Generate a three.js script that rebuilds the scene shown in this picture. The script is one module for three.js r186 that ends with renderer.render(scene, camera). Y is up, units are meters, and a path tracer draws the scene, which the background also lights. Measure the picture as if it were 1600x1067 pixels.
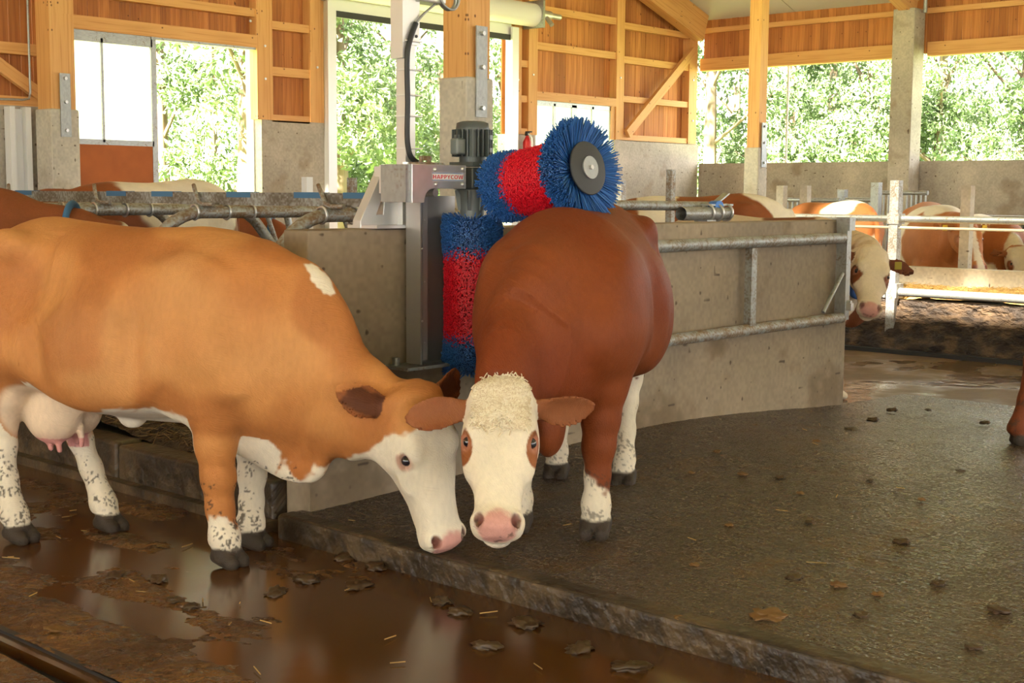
import * as THREE from 'three';
import { mergeGeometries, mergeVertices } from 'three/addons/utils/BufferGeometryUtils.js';
import { RoundedBoxGeometry } from 'three/addons/geometries/RoundedBoxGeometry.js';

// ---------------------------------------------------------------- camera, sky, sun, exposure
const scene = new THREE.Scene();
const FPX = 2100, PITCH = Math.atan(230 / FPX), ROLL = 0.0071, YAW = 42 * Math.PI / 180, EYE = 1.5;
const camera = new THREE.PerspectiveCamera(2 * Math.atan(533.5 / FPX) * 180 / Math.PI, 1600 / 1067, 0.05, 400);
camera.position.set(0, EYE, 0);
camera.rotation.order = 'YXZ';
camera.rotation.set(-PITCH, YAW, ROLL);
scene.add(camera);
const renderer = new THREE.WebGLRenderer({ antialias: true });
renderer.toneMapping = THREE.LinearToneMapping;
renderer.toneMappingExposure = 5.9;
renderer.shadowMap.enabled = true;
scene.background = new THREE.Color().setRGB(1.0, 1.0, 0.985);
scene.backgroundIntensity = 1.15;
const sun = new THREE.DirectionalLight(0xfff2dc, 27);
sun.position.set(-7, 40, 31); sun.target.position.set(-8, 0, -10); sun.castShadow = true;
sun.shadow.radius = 3; sun.shadow.mapSize.set(2048, 2048);
Object.assign(sun.shadow.camera, { left: -40, right: 40, top: 40, bottom: -40, near: 1, far: 120 });
scene.add(sun, sun.target);

// ---------------------------------------------------------------- helpers
let seed = 12345;
const rnd = () => { seed = (seed * 1664525 + 1013904223) >>> 0; return seed / 4294967296; };
const rr = (a, b) => a + (b - a) * rnd();
const V = (x, y, z) => new THREE.Vector3(x, y, z);
const C = (r, g, b) => new THREE.Color().setRGB(r, g, b);
// where the line of sight through a point of the photograph meets a plane of the barn
const cF = V(0, 0, -1).applyEuler(camera.rotation), cR = V(1, 0, 0).applyEuler(camera.rotation), cU = V(0, 1, 0).applyEuler(camera.rotation);
const ray = (px, py) => cF.clone().addScaledVector(cR, (px - 800) / FPX).addScaledVector(cU, -(py - 533.5) / FPX);
const onX = (px, py, x) => { const d = ray(px, py); return d.multiplyScalar(x / d.x).add(camera.position); };
const onZ = (px, py, z) => { const d = ray(px, py); return d.multiplyScalar(z / d.z).add(camera.position); };
const onY = (px, py, y) => { const d = ray(px, py); return d.multiplyScalar((y - EYE) / d.y).add(camera.position); };
const atD = (px, py, t) => ray(px, py).multiplyScalar(t).add(camera.position);

const taken = {};
const numbered = (n) => { const k = taken[n] = (taken[n] ?? -1) + 1; return k ? `${n}_${String(k).padStart(3, '0')}` : n; };
function add(o, parent) { o.castShadow = o.receiveShadow = true; (parent ?? scene).add(o); return o; }
function mesh(name, geo, mat, parent, pos, rot) {
  const m = new THREE.Mesh(Array.isArray(geo) ? merge(geo) : geo, mat);
  m.name = parent ? name : numbered(name);
  if (pos) m.position.set(...(pos.isVector3 ? pos.toArray() : pos));
  if (rot) m.rotation.set(...rot);
  return add(m, parent);
}
function merge(list) {
  const l = list.map((g) => { g = g.index ? g.toNonIndexed() : g; for (const k of Object.keys(g.attributes)) if (!['position', 'normal', 'uv'].includes(k)) g.deleteAttribute(k); return g; });
  return l.length === 1 ? l[0] : mergeGeometries(l);
}
function thing(name, label, category, pos, turn = 0, group) {
  const o = new THREE.Group(); o.name = numbered(name); scene.add(o);
  if (pos) o.position.set(...(pos.isVector3 ? pos.toArray() : pos));
  o.rotation.y = turn; o.userData = { label, category }; if (group) o.userData.group = group;
  return o;
}
function tag(o, label, category, group, kind) { Object.assign(o.userData, { label, category }); if (group) o.userData.group = group; if (kind) o.userData.kind = kind; return o; }
function struct(o, label, category) { o.userData.kind = 'structure'; if (label) o.userData.label = label; if (category) o.userData.category = category; return o; }
// a box with uv in metres, v along its longest side
function bx(w, h, d, x = 0, y = 0, z = 0, rot) {
  const g = new THREE.BoxGeometry(w, h, d), p = g.attributes.position, n = g.attributes.normal, uv = g.attributes.uv;
  const L = [w, h, d], long = L.indexOf(Math.max(...L));
  for (let i = 0; i < p.count; i++) {
    const c = [p.getX(i), p.getY(i), p.getZ(i)], a = Math.abs(n.getX(i)) > .5 ? 0 : Math.abs(n.getY(i)) > .5 ? 1 : 2;
    const ax = [0, 1, 2].filter((k) => k !== a);
    const vi = ax.includes(long) ? long : ax[1], ui = ax.find((k) => k !== vi);
    uv.setXY(i, c[ui], c[vi]);
  }
  if (rot) g.applyMatrix4(new THREE.Matrix4().makeRotationFromEuler(new THREE.Euler(...rot)));
  return g.translate(x, y, z);
}
// rounded box with uv in metres
function rbx(w, h, d, r = .015) {
  const g = new RoundedBoxGeometry(w, h, d, 2, r), p = g.attributes.position, n = g.attributes.normal, uv = g.attributes.uv;
  for (let i = 0; i < p.count; i++) { const ax = Math.abs(n.getX(i)), ay = Math.abs(n.getY(i)), az = Math.abs(n.getZ(i)); uv.setXY(i, ax > Math.max(ay, az) ? p.getZ(i) + .7 : p.getX(i), ay > Math.max(ax, az) ? p.getZ(i) : p.getY(i)); }
  return g;
}
// box from min and max corners
const bb = (x0, x1, y0, y1, z0, z1) => bx(x1 - x0, y1 - y0, z1 - z0, (x0 + x1) / 2, (y0 + y1) / 2, (z0 + z1) / 2);
// bar of section w x h between two points
function bar(a, b, w, h) {
  const d = b.clone().sub(a), l = d.length(), g = bx(w, l, h);
  g.applyQuaternion(new THREE.Quaternion().setFromUnitVectors(V(0, 1, 0), d.normalize()));
  const m = a.clone().add(b).multiplyScalar(.5); return g.translate(m.x, m.y, m.z);
}
function rod(a, b, r, seg = 14, r2 = r) {
  const d = b.clone().sub(a), l = d.length(), g = new THREE.CylinderGeometry(r2, r, l, seg, 1);
  const uv = g.attributes.uv; for (let i = 0; i < uv.count; i++) uv.setXY(i, uv.getX(i) * r * 6.28, uv.getY(i) * l);
  g.applyQuaternion(new THREE.Quaternion().setFromUnitVectors(V(0, 1, 0), d.normalize()));
  const m = a.clone().add(b).multiplyScalar(.5); return g.translate(m.x, m.y, m.z);
}
// bent pipe through points with rounded corners
function tube(pts, r, bend = .15, seg = 12) {
  const cp = new THREE.CurvePath(); let prev = pts[0];
  for (let i = 1; i < pts.length; i++) {
    if (i < pts.length - 1) {
      const a = pts[i].clone().sub(pts[i - 1]), b = pts[i + 1].clone().sub(pts[i]);
      const q = Math.min(bend, a.length() * .49, b.length() * .49);
      const s = pts[i].clone().addScaledVector(a.normalize(), -q), e = pts[i].clone().addScaledVector(b.normalize(), q);
      cp.add(new THREE.LineCurve3(prev, s)); cp.add(new THREE.QuadraticBezierCurve3(s, pts[i], e)); prev = e;
    } else cp.add(new THREE.LineCurve3(prev, pts[i]));
  }
  const L = cp.getLength(), n = Math.max(6, Math.min(60, Math.round(L / .05)));
  const g = new THREE.TubeGeometry(cp, n, r, seg), uv = g.attributes.uv;
  for (let i = 0; i < uv.count; i++) uv.setXY(i, uv.getY(i) * r * 6.28, uv.getX(i) * L);
  const caps = [[pts[0], pts[1]], [pts[pts.length - 1], pts[pts.length - 2]]].map(([a, b]) => {
    const c = new THREE.CircleGeometry(r, seg); c.applyQuaternion(new THREE.Quaternion().setFromUnitVectors(V(0, 0, 1), a.clone().sub(b).normalize())); return c.translate(a.x, a.y, a.z);
  });
  return merge([g, ...caps]);
}
// ---- noise
const hash = (x, y, z) => { let h = Math.imul(x | 0, 374761393) ^ Math.imul(y | 0, 668265263) ^ Math.imul(z | 0, 2147483647 - 1013); h = Math.imul(h ^ (h >>> 13), 1274126177); return ((h ^ (h >>> 16)) >>> 0) / 4294967296; };
function noise3(x, y, z) {
  const xi = Math.floor(x), yi = Math.floor(y), zi = Math.floor(z); let u = x - xi, v = y - yi, w = z - zi;
  u = u * u * (3 - 2 * u); v = v * v * (3 - 2 * v); w = w * w * (3 - 2 * w);
  const l = (a, b, t) => a + (b - a) * t;
  return l(l(l(hash(xi, yi, zi), hash(xi + 1, yi, zi), u), l(hash(xi, yi + 1, zi), hash(xi + 1, yi + 1, zi), u), v),
    l(l(hash(xi, yi, zi + 1), hash(xi + 1, yi, zi + 1), u), l(hash(xi, yi + 1, zi + 1), hash(xi + 1, yi + 1, zi + 1), u), v), w);
}
// tiling value noise, u,v in 0..1, nx, ny cells
function tn(u, v, nx, ny, s = 0) {
  const x = u * nx, y = v * ny, xi = Math.floor(x), yi = Math.floor(y); let a = x - xi, b = y - yi; a = a * a * (3 - 2 * a); b = b * b * (3 - 2 * b);
  const h = (i, j) => hash(((i % nx) + nx) % nx, ((j % ny) + ny) % ny, s);
  return (h(xi, yi) * (1 - a) + h(xi + 1, yi) * a) * (1 - b) + (h(xi, yi + 1) * (1 - a) + h(xi + 1, yi + 1) * a) * b;
}
const fb = (u, v, n, s, oct = 4) => { let t = 0, a = .5, m = 0; for (let i = 0; i < oct; i++) { t += a * tn(u, v, n << i, n << i, s + i); m += a; a *= .55; } return t / m; };
const sm = (a, b, x) => { const t = Math.min(1, Math.max(0, (x - a) / (b - a))); return t * t * (3 - 2 * t); };
const mix = (a, b, t) => a + (b - a) * t;
const mix3 = (a, b, t) => [mix(a[0], b[0], t), mix(a[1], b[1], t), mix(a[2], b[2], t)];
// fn(u, v) -> [r,g,b] 0..1 sRGB or a number
function tex(w, h, fn, size, color = true) {
  const d = new Uint8Array(w * h * 4);
  for (let j = 0; j < h; j++) for (let i = 0; i < w; i++) {
    let c = fn((i + .5) / w, (j + .5) / h); if (typeof c === 'number') c = [c, c, c];
    const k = (j * w + i) * 4; for (let q = 0; q < 3; q++) d[k + q] = Math.max(0, Math.min(255, c[q] * 255)); d[k + 3] = 255;
  }
  const t = new THREE.DataTexture(d, w, h); t.wrapS = t.wrapT = THREE.RepeatWrapping; t.magFilter = THREE.LinearFilter; t.minFilter = THREE.LinearMipmapLinearFilter; t.generateMipmaps = true;
  if (color) t.colorSpace = THREE.SRGBColorSpace; if (size) t.repeat.set(1 / size[0], 1 / size[1]); t.needsUpdate = true; return t;
}
const std = (o) => new THREE.MeshStandardMaterial({ roughness: .7, ...o });

// ---------------------------------------------------------------- materials
function woodTex(base, dark, s, knots = 5) {
  const kn = []; for (let i = 0; i < knots; i++) kn.push([hash(i, s, 3), hash(i, s, 7), .012 + .02 * hash(i, s, 9)]);
  return tex(128, 512, (u, v) => {
    let w = u; for (const k of kn) { const dx = u - k[0], dy = (v - k[1]) * 4; w += .02 * dx / (dx * dx + dy * dy + .01) * .3; }
    const g = .6 * tn(w, v, 24, 3, s) + .4 * tn(w, v, 64, 4, s + 5) , big = tn(u, v, 3, 2, s + 9);
    let c = mix3(base, dark, sm(.35, .85, g) * .55 + .25 * (big - .5));
    for (const k of kn) { const dx = u - k[0], dy = (v - k[1]) * 4, r = Math.hypot(dx, dy * .8); c = mix3(c, [dark[0] * .5, dark[1] * .42, dark[2] * .4], .85 * (1 - sm(k[2] * .5, k[2] * 1.6, r))); }
    return c;
  }, [.32, 1.28]);
}
const M = {};
M.boards = [0, 1, 2, 3, 4].map((i) => std({ map: woodTex([.80 - .03 * i, .53 - .026 * i, .29 - .02 * i], [.63 - .03 * i, .37 - .02 * i, .17], 11 + i, 3), roughness: .75 }));
M.timber = [0, 1].map((i) => std({ map: woodTex([.88 - .02 * i, .67 - .02 * i, .41], [.77, .53, .28], 31 + i, 4), roughness: .65 }));
function concTex(base, s, stain, n = 512) {
  return tex(n, n, (u, v) => {
    const a = fb(u, v, 4, s, 5), b = tn(u, v, 96, 96, s + 20), p = tn(u, v, 40, 40, s + 33);
    let c = base.map((x) => x * (.86 + .28 * (a - .5) + .1 * (b - .5)) + .06);
    const st = sm(.58, .8, fb(u, v, 5, s + 50, 4)); c = mix3(c, stain, .45 * st);
    if (p > .93) c = mix3(c, [.25, .2, .15], sm(.93, .99, p) * .7); return c;
  }, [2, 2]);
}
const concBump = tex(256, 256, (u, v) => .6 * fb(u, v, 8, 71, 4) + .4 * tn(u, v, 80, 80, 77) - (tn(u, v, 30, 30, 79) > .9 ? .3 : 0), [2, 2], false);
M.conc = std({ map: concTex([.73, .69, .62], 101, [.5, .43, .34]), bumpMap: concBump, bumpScale: .003, roughness: .85 });
M.concWall = std({ map: concTex([.61, .54, .44], 131, [.34, .26, .16]), bumpMap: concBump, bumpScale: .003, roughness: .8 });
M.concLight = std({ map: concTex([.80, .77, .70], 151, [.62, .56, .47]), bumpMap: concBump, bumpScale: .002, roughness: .85 });
function galvTex(s, dirt, dc = [.42, .33, .22]) { return tex(256, 256, (u, v) => { const a = tn(u, v, 40, 20, s), d = sm(.55 - dirt, 1.0 - dirt * .6, .6 * fb(u, v, 5, s + 3, 4) + .4 * tn(u, v, 50, 50, s + 8)); return mix3([.62 + .06 * a, .635 + .06 * a, .63 + .06 * a], mix3([.62, .62, .6], dc, .7), d); }, [.5, .5]); }
M.galv = std({ map: galvTex(201, .05), metalness: .7, roughness: .42 });
M.galvDirty = std({ map: galvTex(211, .22), metalness: .45, roughness: .5 });
M.galvRust = std({ map: galvTex(221, .32, [.45, .31, .17]), metalness: .3, roughness: .55 });
M.steel = std({ color: C(.62, .62, .61), metalness: .85, roughness: .38 });
M.plate = std({ map: galvTex(231, .0, [.5, .5, .5]), metalness: .6, roughness: .5 });
M.alu = std({ color: C(.72, .72, .70), metalness: .55, roughness: .4 });
M.white = std({ color: C(.75, .75, .73), roughness: .5 });
M.black = std({ color: C(.02, .021, .022), roughness: .5 });
M.ceil = std({ color: C(.62, .60, .55), roughness: .6 });
M.glass = new THREE.MeshPhysicalMaterial({ color: 0xffffff, transmission: 1, thickness: 0, roughness: .02, ior: 1.45 });
M.milk = new THREE.MeshPhysicalMaterial({ color: C(.95, .95, .95), transmission: .9, thickness: 0, roughness: 1, ior: 1.3 });
M.panel = std({ map: tex(256, 256, (u, v) => mix3([.76, .42, .18], [.62, .33, .13], fb(u, v, 4, 301, 4)), [1, 1]), roughness: .7 });
// ---------------------------------------------------------------- the barn shell
const GX = -13.6, FZ = -20, RX = 14, BZ = 12, RIDGE = -4, SLOPE = .33, EAVE = 4.55;
const roofY = (z) => EAVE + SLOPE * (z < RIDGE ? z - FZ : (RIDGE - FZ) - (z - RIDGE));
{ // ceiling: two slopes with an open ridge light between them
  const c = new THREE.Group(); c.name = 'ceiling'; scene.add(c); struct(c, 'pale grey sloping panel ceiling of the barn', 'ceiling');
  const a = Math.atan(SLOPE), gap = 1.1, n = 14;
  for (const s of [-1, 1]) {
    const z0 = s < 0 ? FZ - 1.0 : BZ + 1.0, z1 = RIDGE + s * gap, zm = (z0 + z1) / 2, len = Math.abs(z1 - z0) / Math.cos(a);
    const w = (RX - GX + .4) / n, g = bx(w - .012, .1, len); mesh('roof_sheet', bx(RX - GX + .5, .05, len), M.ceil, c, [(RX + GX) / 2, roofY(zm) + .17, zm], [s < 0 ? -a : a, 0, 0]);
    for (let i = 0; i < n; i++) mesh('ceiling_panel', g, M.ceil, c, [GX - .2 + w * (i + .5), roofY(zm) + .08, zm], [s < 0 ? -a : a, 0, 0]);
  }
}
{ // added tinted panes over the unseen ridge opening, dimming the sun
  const r = new THREE.Group(); r.name = 'window_1'; scene.add(r); struct(r, 'added tinted panes along the unseen roof ridge, dimming the sun', 'window');
  const pane = new THREE.MeshPhysicalMaterial({ color: C(.25, .25, .24), transmission: 1, thickness: 0, roughness: .05, ior: 1.2 });
  for (let i = 0; i < 14; i++) { const w = (RX - GX) / 14; mesh('added_ridge_pane', bx(w - .02, .01, 2.4, GX + w * (i + .5), roofY(RIDGE) + .02, RIDGE), pane, r); }
}
for (let i = 0; i < 5; i++) { // rafters under the roof
  const x = [GX + .1, -9.62, -4.2, 1.4, 7][i], z0 = -19.85, w = i ? .18 : .2;
  const hh = i ? .34 : .46, yo = hh / 2 - .01, pts = [V(x, roofY(z0) - yo, z0), V(x, roofY(RIDGE) - yo, RIDGE), V(x, roofY(BZ) - yo, BZ)];
  const r = mesh('roof_rafter', [bar(pts[0], pts[1], w, hh), bar(pts[1], pts[2], w, hh)], M.timber[i % 2]);
  struct(r, ['glued timber rafter sloping up along the plank gable wall', 'timber rafter seated on the concrete column by the far openings', 'timber rafter high over the concrete partition', 'timber rafter above the right aisle', 'timber rafter near the right gable'][i], 'rafter');
}
for (let i = 0; i < 7; i++) { const z = -18.2 + i * 2.2; struct(mesh('roof_purlin', bb(GX, RX, roofY(z) - .12, roofY(z) - .0, z - .05, z + .05), M.timber[0]), 'long roof purlin', 'purlin'); }

// gable wall on the left, x = GX
const boardGeos = {};
function boards(parent, x, z0, z1, y0, y1, axis = 'z', w = .135) { // upright planks, each its own mesh
  const n = Math.max(1, Math.round(Math.abs(z1 - z0) / w)), s = (z1 - z0) / n;
  const key = [axis, Math.abs(s).toFixed(4), (y1 - y0).toFixed(3)].join();
  const g = boardGeos[key] ??= axis === 'z' ? bx(.022, y1 - y0, Math.abs(s) - .006) : bx(Math.abs(s) - .006, y1 - y0, .022);
  for (let i = 0; i < n; i++) {
    const c = z0 + s * (i + .5), off = rr(-.004, .004);
    if (y1 > 9) { const top = roofY(c) + .04; mesh('board', bx(.022, top - y0, Math.abs(s) - .006), M.boards[Math.floor(rnd() * 5)], parent, [x + off, (y0 + top) / 2, c]); continue; } // boards cut to the roof slope
    mesh('board', g, M.boards[Math.floor(rnd() * 5)], parent, axis === 'z' ? [x + off, (y0 + y1) / 2, c] : [c, (y0 + y1) / 2, x + off]);
  }
}
const gable = new THREE.Group(); gable.name = 'wall_left'; scene.add(gable); struct(gable, 'timber gable wall of upright planks on a concrete base', 'wall');
{
  const SB = 2.4, xb = GX - .16, ti = M.timber[0], t2 = M.timber[1];
  const beam = (n, x0, x1, y0, y1, z0, z1, m = ti) => mesh(n, bb(x0, x1, y0, y1, z0, z1), m, gable);
  // concrete base between the openings (door 1: z -7.95..-10.4, roller door: -11.5..-15.0, door 3: -15.62..-17.55)
  for (const [a, b] of [[-7.85, BZ], [-11.47, -10.45], [-15.62, -15.08], [-20, -17.6]]) mesh('concrete_base', bb(GX - .3, GX - .02, -.3, SB, Math.min(a, b), Math.max(a, b)), M.conc, gable);
  // planks
  boards(gable, xb, -7.9, -4, SB, 4.9); boards(gable, xb, -10.45, -7.9, 3.38, 10); boards(gable, xb, -11.45, -10.45, SB, 10);
  boards(gable, xb, -15.0, -11.45, 4.15, 10, 'z', .25); boards(gable, xb, -15.65, -15.0, SB, 10); boards(gable, xb, -17.6, -15.65, 3.06, 10); boards(gable, xb, -19.95, -17.6, SB, 10);
  mesh('outer_cladding', bb(GX - .26, GX - .19, 4.3, 9.6, -10, 2), M.boards[1], gable);
  mesh('outer_cladding', bb(GX - .26, GX - .19, SB, 7, -4, BZ), M.boards[1], gable);
  mesh('outer_cladding', bb(GX - .26, GX - .19, 4.1, 6.2, -15.1, -10), M.boards[2], gable);
  // posts
  const top = (z) => roofY(z) - .3;
  for (const [z0, z1, y0, m] of [[-10.62, -10.38, SB, ti], [-11.44, -11.22, SB, ti], [-15.64, -15.44, SB, ti], [-15.28, -15.08, SB, t2], [-17.8, -17.6, SB, ti], [-19.9, -19.66, SB, t2], [-7.9, -7.62, SB, t2], [-13.4, -13.2, 4.1, t2]])
    beam('post', GX - .15, GX + .0, y0, top((z0 + z1) / 2), z0, z1, m);
  beam('post', GX - .14, GX - .02, SB, 3.06, -17.62, -17.5, t2);
  // rails and headers
  const rail = (y, h, z0, z1, m = ti, x1 = GX - .02) => beam('rail', GX - .14, x1, y - h, y, z0, z1, m);
  rail(3.42, .15, -10.38, -7.9, ti, GX); rail(3.74, .1, -10.38, -7.9); rail(3.06, .11, -11.22, -10.62); rail(3.62, .1, -11.22, -10.62); rail(SB + .07, .09, -11.22, -10.62, t2);
  rail(3.8, .11, -17.6, -15.64); rail(3.06, .13, -17.6, -15.64, t2, GX); rail(4.35, .11, -17.6, -15.64);
  rail(3.12, .1, -19.66, -17.8, t2); rail(3.76, .11, -19.66, -17.8); rail(SB + .09, .1, -19.66, -17.8, t2); rail(4.3, .1, -19.66, -17.8);
  rail(3.5, .1, -15.44, -15.28); rail(2.98, .1, -15.44, -15.28); rail(SB + .09, .1, -15.44, -15.28);
  rail(3.06, .12, -7.62, -5); rail(3.7, .12, -7.62, -5); rail(SB + .1, .1, -7.62, -5); rail(4.1, .15, -15.1, -11.44, ti, GX);
  mesh('brace', bar(V(GX + .03, 2.5, -17.86), V(GX + .03, 4.0, -19.74), .07, .15), M.timber[1], gable);
  mesh('brace', bar(V(GX - .04, 2.5, -7.55), V(GX - .04, 3.1, -6.6), .07, .13), M.timber[0], gable);
  for (const [z, y] of [[-10.5, 3.3], [-10.5, 2.9], [-17.7, 3.4], [-19.78, 3.5], [-19.78, 2.8], [-15.2, 3.2], [-10.28, 3.58], [-11.33, 3.1], [-15.54, 3.3]]) mesh('bolt', rod(V(GX, y, z), V(GX + .014, y, z), .016, 6), M.steel, gable);
}
{ // far eave wall, z = FZ
  const w = new THREE.Group(); w.name = 'wall_far'; scene.add(w); struct(w, 'far wall with concrete base, open band and dark plank strip above', 'wall');
  const B = [-13.6, -9.85, RX], mk = (n, ...a) => mesh(n, bb(...a.slice(0, 6)), a[6], w);
  for (let i = 0; i < 7; i++) { const x0 = GX + i * 3.943, x1 = x0 + 3.943; mk('concrete_panel', x0 + .006, x1 - .006, -.3, 2.06, FZ - .2, FZ, M.conc); }
  boards(w, FZ - .1, GX, -6.2, 3.72, 4.75, 'x', .142);
  mk('outer_cladding', -6.2, RX, 3.72, 4.9, FZ - .12, FZ - .05, M.boards[2]);
  mk('beam', GX, -9.92, 3.67, 3.88, FZ - .16, FZ + .02, M.timber[0]); mk('beam', -9.4, RX, 3.67, 3.88, FZ - .16, FZ + .02, M.timber[0]);
  mk('rail', GX, RX, 4.32, 4.4, FZ - .08, FZ + .0, M.timber[1]);
  for (let x = -11.9; x < RX; x += 2.05) if (Math.abs(x + 9.6) > .4) mesh('window_bar', rod(V(x, 2.06, FZ - .1), V(x, 3.68, FZ - .1), .018, 8), M.white, w);
  mesh('window_bar', rod(V(-9.95, 2.06, FZ - .1), V(-9.95, 3.68, FZ - .1), .018, 8), M.white, w);
  // closed gable and back side behind the camera: piers only, the bays between stand open
  const r = new THREE.Group(); r.name = 'wall_right'; scene.add(r); struct(r, 'right gable wall of the barn', 'wall');
  mesh('concrete_base', bb(RX, RX + .3, -.3, 1.2, FZ, BZ), M.conc, r); mesh('cladding', bb(RX, RX + .1, 4.2, 9.6, FZ + 2, BZ - 2), M.boards[1], r);
  for (const z of [-19.8, -14, -8, -2, 4, 10]) mesh('post', bb(RX, RX + .25, 1.2, 4.4, z - .12, z + .12), M.timber[0], r);
  const b = new THREE.Group(); b.name = 'wall_back'; scene.add(b); struct(b, 'open eave side behind the camera', 'wall');
  mesh('concrete_base', bb(GX, RX, -.3, 1.0, BZ, BZ + .25), M.conc, b); mesh('beam', bb(GX, RX, 4.1, 4.4, BZ, BZ + .2), M.timber[0], b);
  for (const x of [-13.4, -8, -2.6, 2.8, 8.2, 13.6]) mesh('post', bb(x - .12, x + .12, 1, 4.2, BZ, BZ + .24), M.timber[0], b);
}
// columns: timber on a concrete foot with a bolted steel strap
function column(label, x, z, foot, h, topY, s, turn = 0, strapSide = [1, 0], y0 = -.2) {
  const c = new THREE.Group(); c.name = numbered('timber_column'); scene.add(c); c.position.set(x, 0, z); c.rotation.y = turn; struct(c, label, 'column');
  const f = rbx(s + .05, foot - y0, s + .05, .02); mesh('concrete_foot', f, M.concLight, c, [0, (foot + y0) / 2, 0]);
  const t = bx(s, topY - foot, s); mesh('timber_post', t, M.timber[0], c, [0, (topY + foot) / 2, 0]);
  const [dx, dz] = strapSide, st = mesh('steel_strap', dx ? bx(.012, h, .12) : bx(.12, h, .012), M.plate, c, [dx * (s / 2 + .034), foot + h * .06, dz * (s / 2 + .034)]);
  for (const k of [-.4, .05, .42]) mesh('bolt', dx ? rod(V(0, k * h, 0), V(dx * .03, k * h, 0), .018, 6) : rod(V(0, k * h, 0), V(0, k * h, dz * .03), .018, 6), M.steel, st);
  return c;
}
column('timber column on a concrete foot beside the glazed sliding door', -13.28, -7.5, 2.36, .66, 6.9, .28, 0, [1, 0]);
column('timber column on a concrete foot behind the cow brush motor', -7.27, -7.53, 2.38, .68, 8.2, .25, 0, [1, 0]);
column('slender timber column on a pale concrete foot before the far openings', -10.33, -16.62, 2.18, .62, 5.5, .19, 0, [1, 0]);
{ const p = onZ(1410, 250, -19.9), q = onZ(1443, 250, -19.55); const c = new THREE.Group(); c.name = numbered('concrete_column'); scene.add(c); struct(c, 'square concrete column standing in the far window band', 'column'); mesh('shaft', rbx(.36, 4.5, .36), M.conc, c, [-9.62, 2.12, -19.78]); mesh('steel_tube', rod(V(-9.35, 4.3, -19.75), V(-9.35, 4.9, -19.75), .03), M.galv, c); }

// doors
{
  const d = new THREE.Group(); d.name = 'door_1'; scene.add(d); struct(d, 'sliding door with two panes above an orange brown panel, pushed half open', 'door');
  const x0 = GX - .09, x1 = GX - .04, xm = (x0 + x1) / 2, fr = M.galv;
  mesh('frame', [bb(x0, x1, 3.15, 3.28, -8.92, -7.9), bb(x0, x1, 0, 3.28, -8.97, -8.9), bb(x0, x1, 2.02, 2.08, -8.92, -7.9), bb(x0, x1, 2.05, 3.2, -8.285, -8.255)], fr, d);
  mesh('window_pane', bb(xm - .004, xm + .004, 2.08, 3.16, -8.26, -7.9), M.milk, d); mesh('window_pane', bb(xm - .004, xm + .004, 2.08, 3.16, -8.9, -8.28), M.milk, d);
  mesh('lower_panel', bb(x0 + .01, x1 - .005, .1, 2.02, -8.9, -7.9), M.panel, d);
  mesh('track', bb(GX - .12, GX - .02, 3.24, 3.3, -10.4, -8.9), fr, d);
  const e = new THREE.Group(); e.name = 'door_3'; scene.add(e); struct(e, 'double glazed door with grey frame behind the red and blue roller brush', 'door');
  const zs = [-17.52, -17.05, -16.58, -16.1, -15.64];
  for (let k = 0; k < 4; k++) { mesh('window_pane', bb(xm - .004, xm + .004, 1.2, 2.88, zs[k] + .03, zs[k + 1] - .03), M.milk, e); }
  mesh('frame', [bb(x0, x1, 2.86, 2.94, zs[0], zs[4]), bb(x0, x1, 1.1, 1.2, zs[0], zs[4]), ...zs.map((z, i) => bb(x0, x1, 0, 2.9, z - (i === 2 ? .06 : .025), z + (i === 2 ? .06 : .025)))], M.galv, e);
  mesh('lower_panel', bb(x0 + .01, x1 - .01, .05, 1.1, zs[0], zs[4]), M.panel, e);
  const f = new THREE.Group(); f.name = 'door_2'; scene.add(f); struct(f, 'wide roller door opening, shutter rolled up into its drum', 'door');
  for (const z of [-11.5, -15.03]) mesh('guide_rail', [bb(GX - .06, GX + .06, 0, 3.95, z - .045, z + .045), bb(GX + .06, GX + .1, 0, 3.95, z - .07, z + .07)], M.alu, f);
  const drum = mesh('drum', rod(V(GX + .2, 4.14, -11.4), V(GX + .2, 4.14, -15.3), .17, 28), M.white, f);
  mesh('drum_bracket', [bb(GX, GX + .4, 3.95, 4.35, -11.44, -11.4), bb(GX, GX + .4, 3.95, 4.35, -15.34, -15.3)], M.galv, f);
  mesh('curtain_edge', [bb(GX + .01, GX + .04, 3.82, 4.1, -15.0, -11.5)], M.alu, f); mesh('bottom_bar', bb(GX - .0, GX + .05, 3.76, 3.84, -15.0, -11.5), M.black, f);
  const mo = mesh('motor', [rod(V(GX + .25, 4.16, -15.36), V(GX + .25, 4.16, -15.62), .07), rod(V(GX + .25, 4.16, -15.6), V(GX + .25, 4.16, -15.85), .045), rod(V(GX + .25, 4.16, -15.5), V(GX + .4, 4.0, -15.5), .035)], M.steel, f);
}
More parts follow.
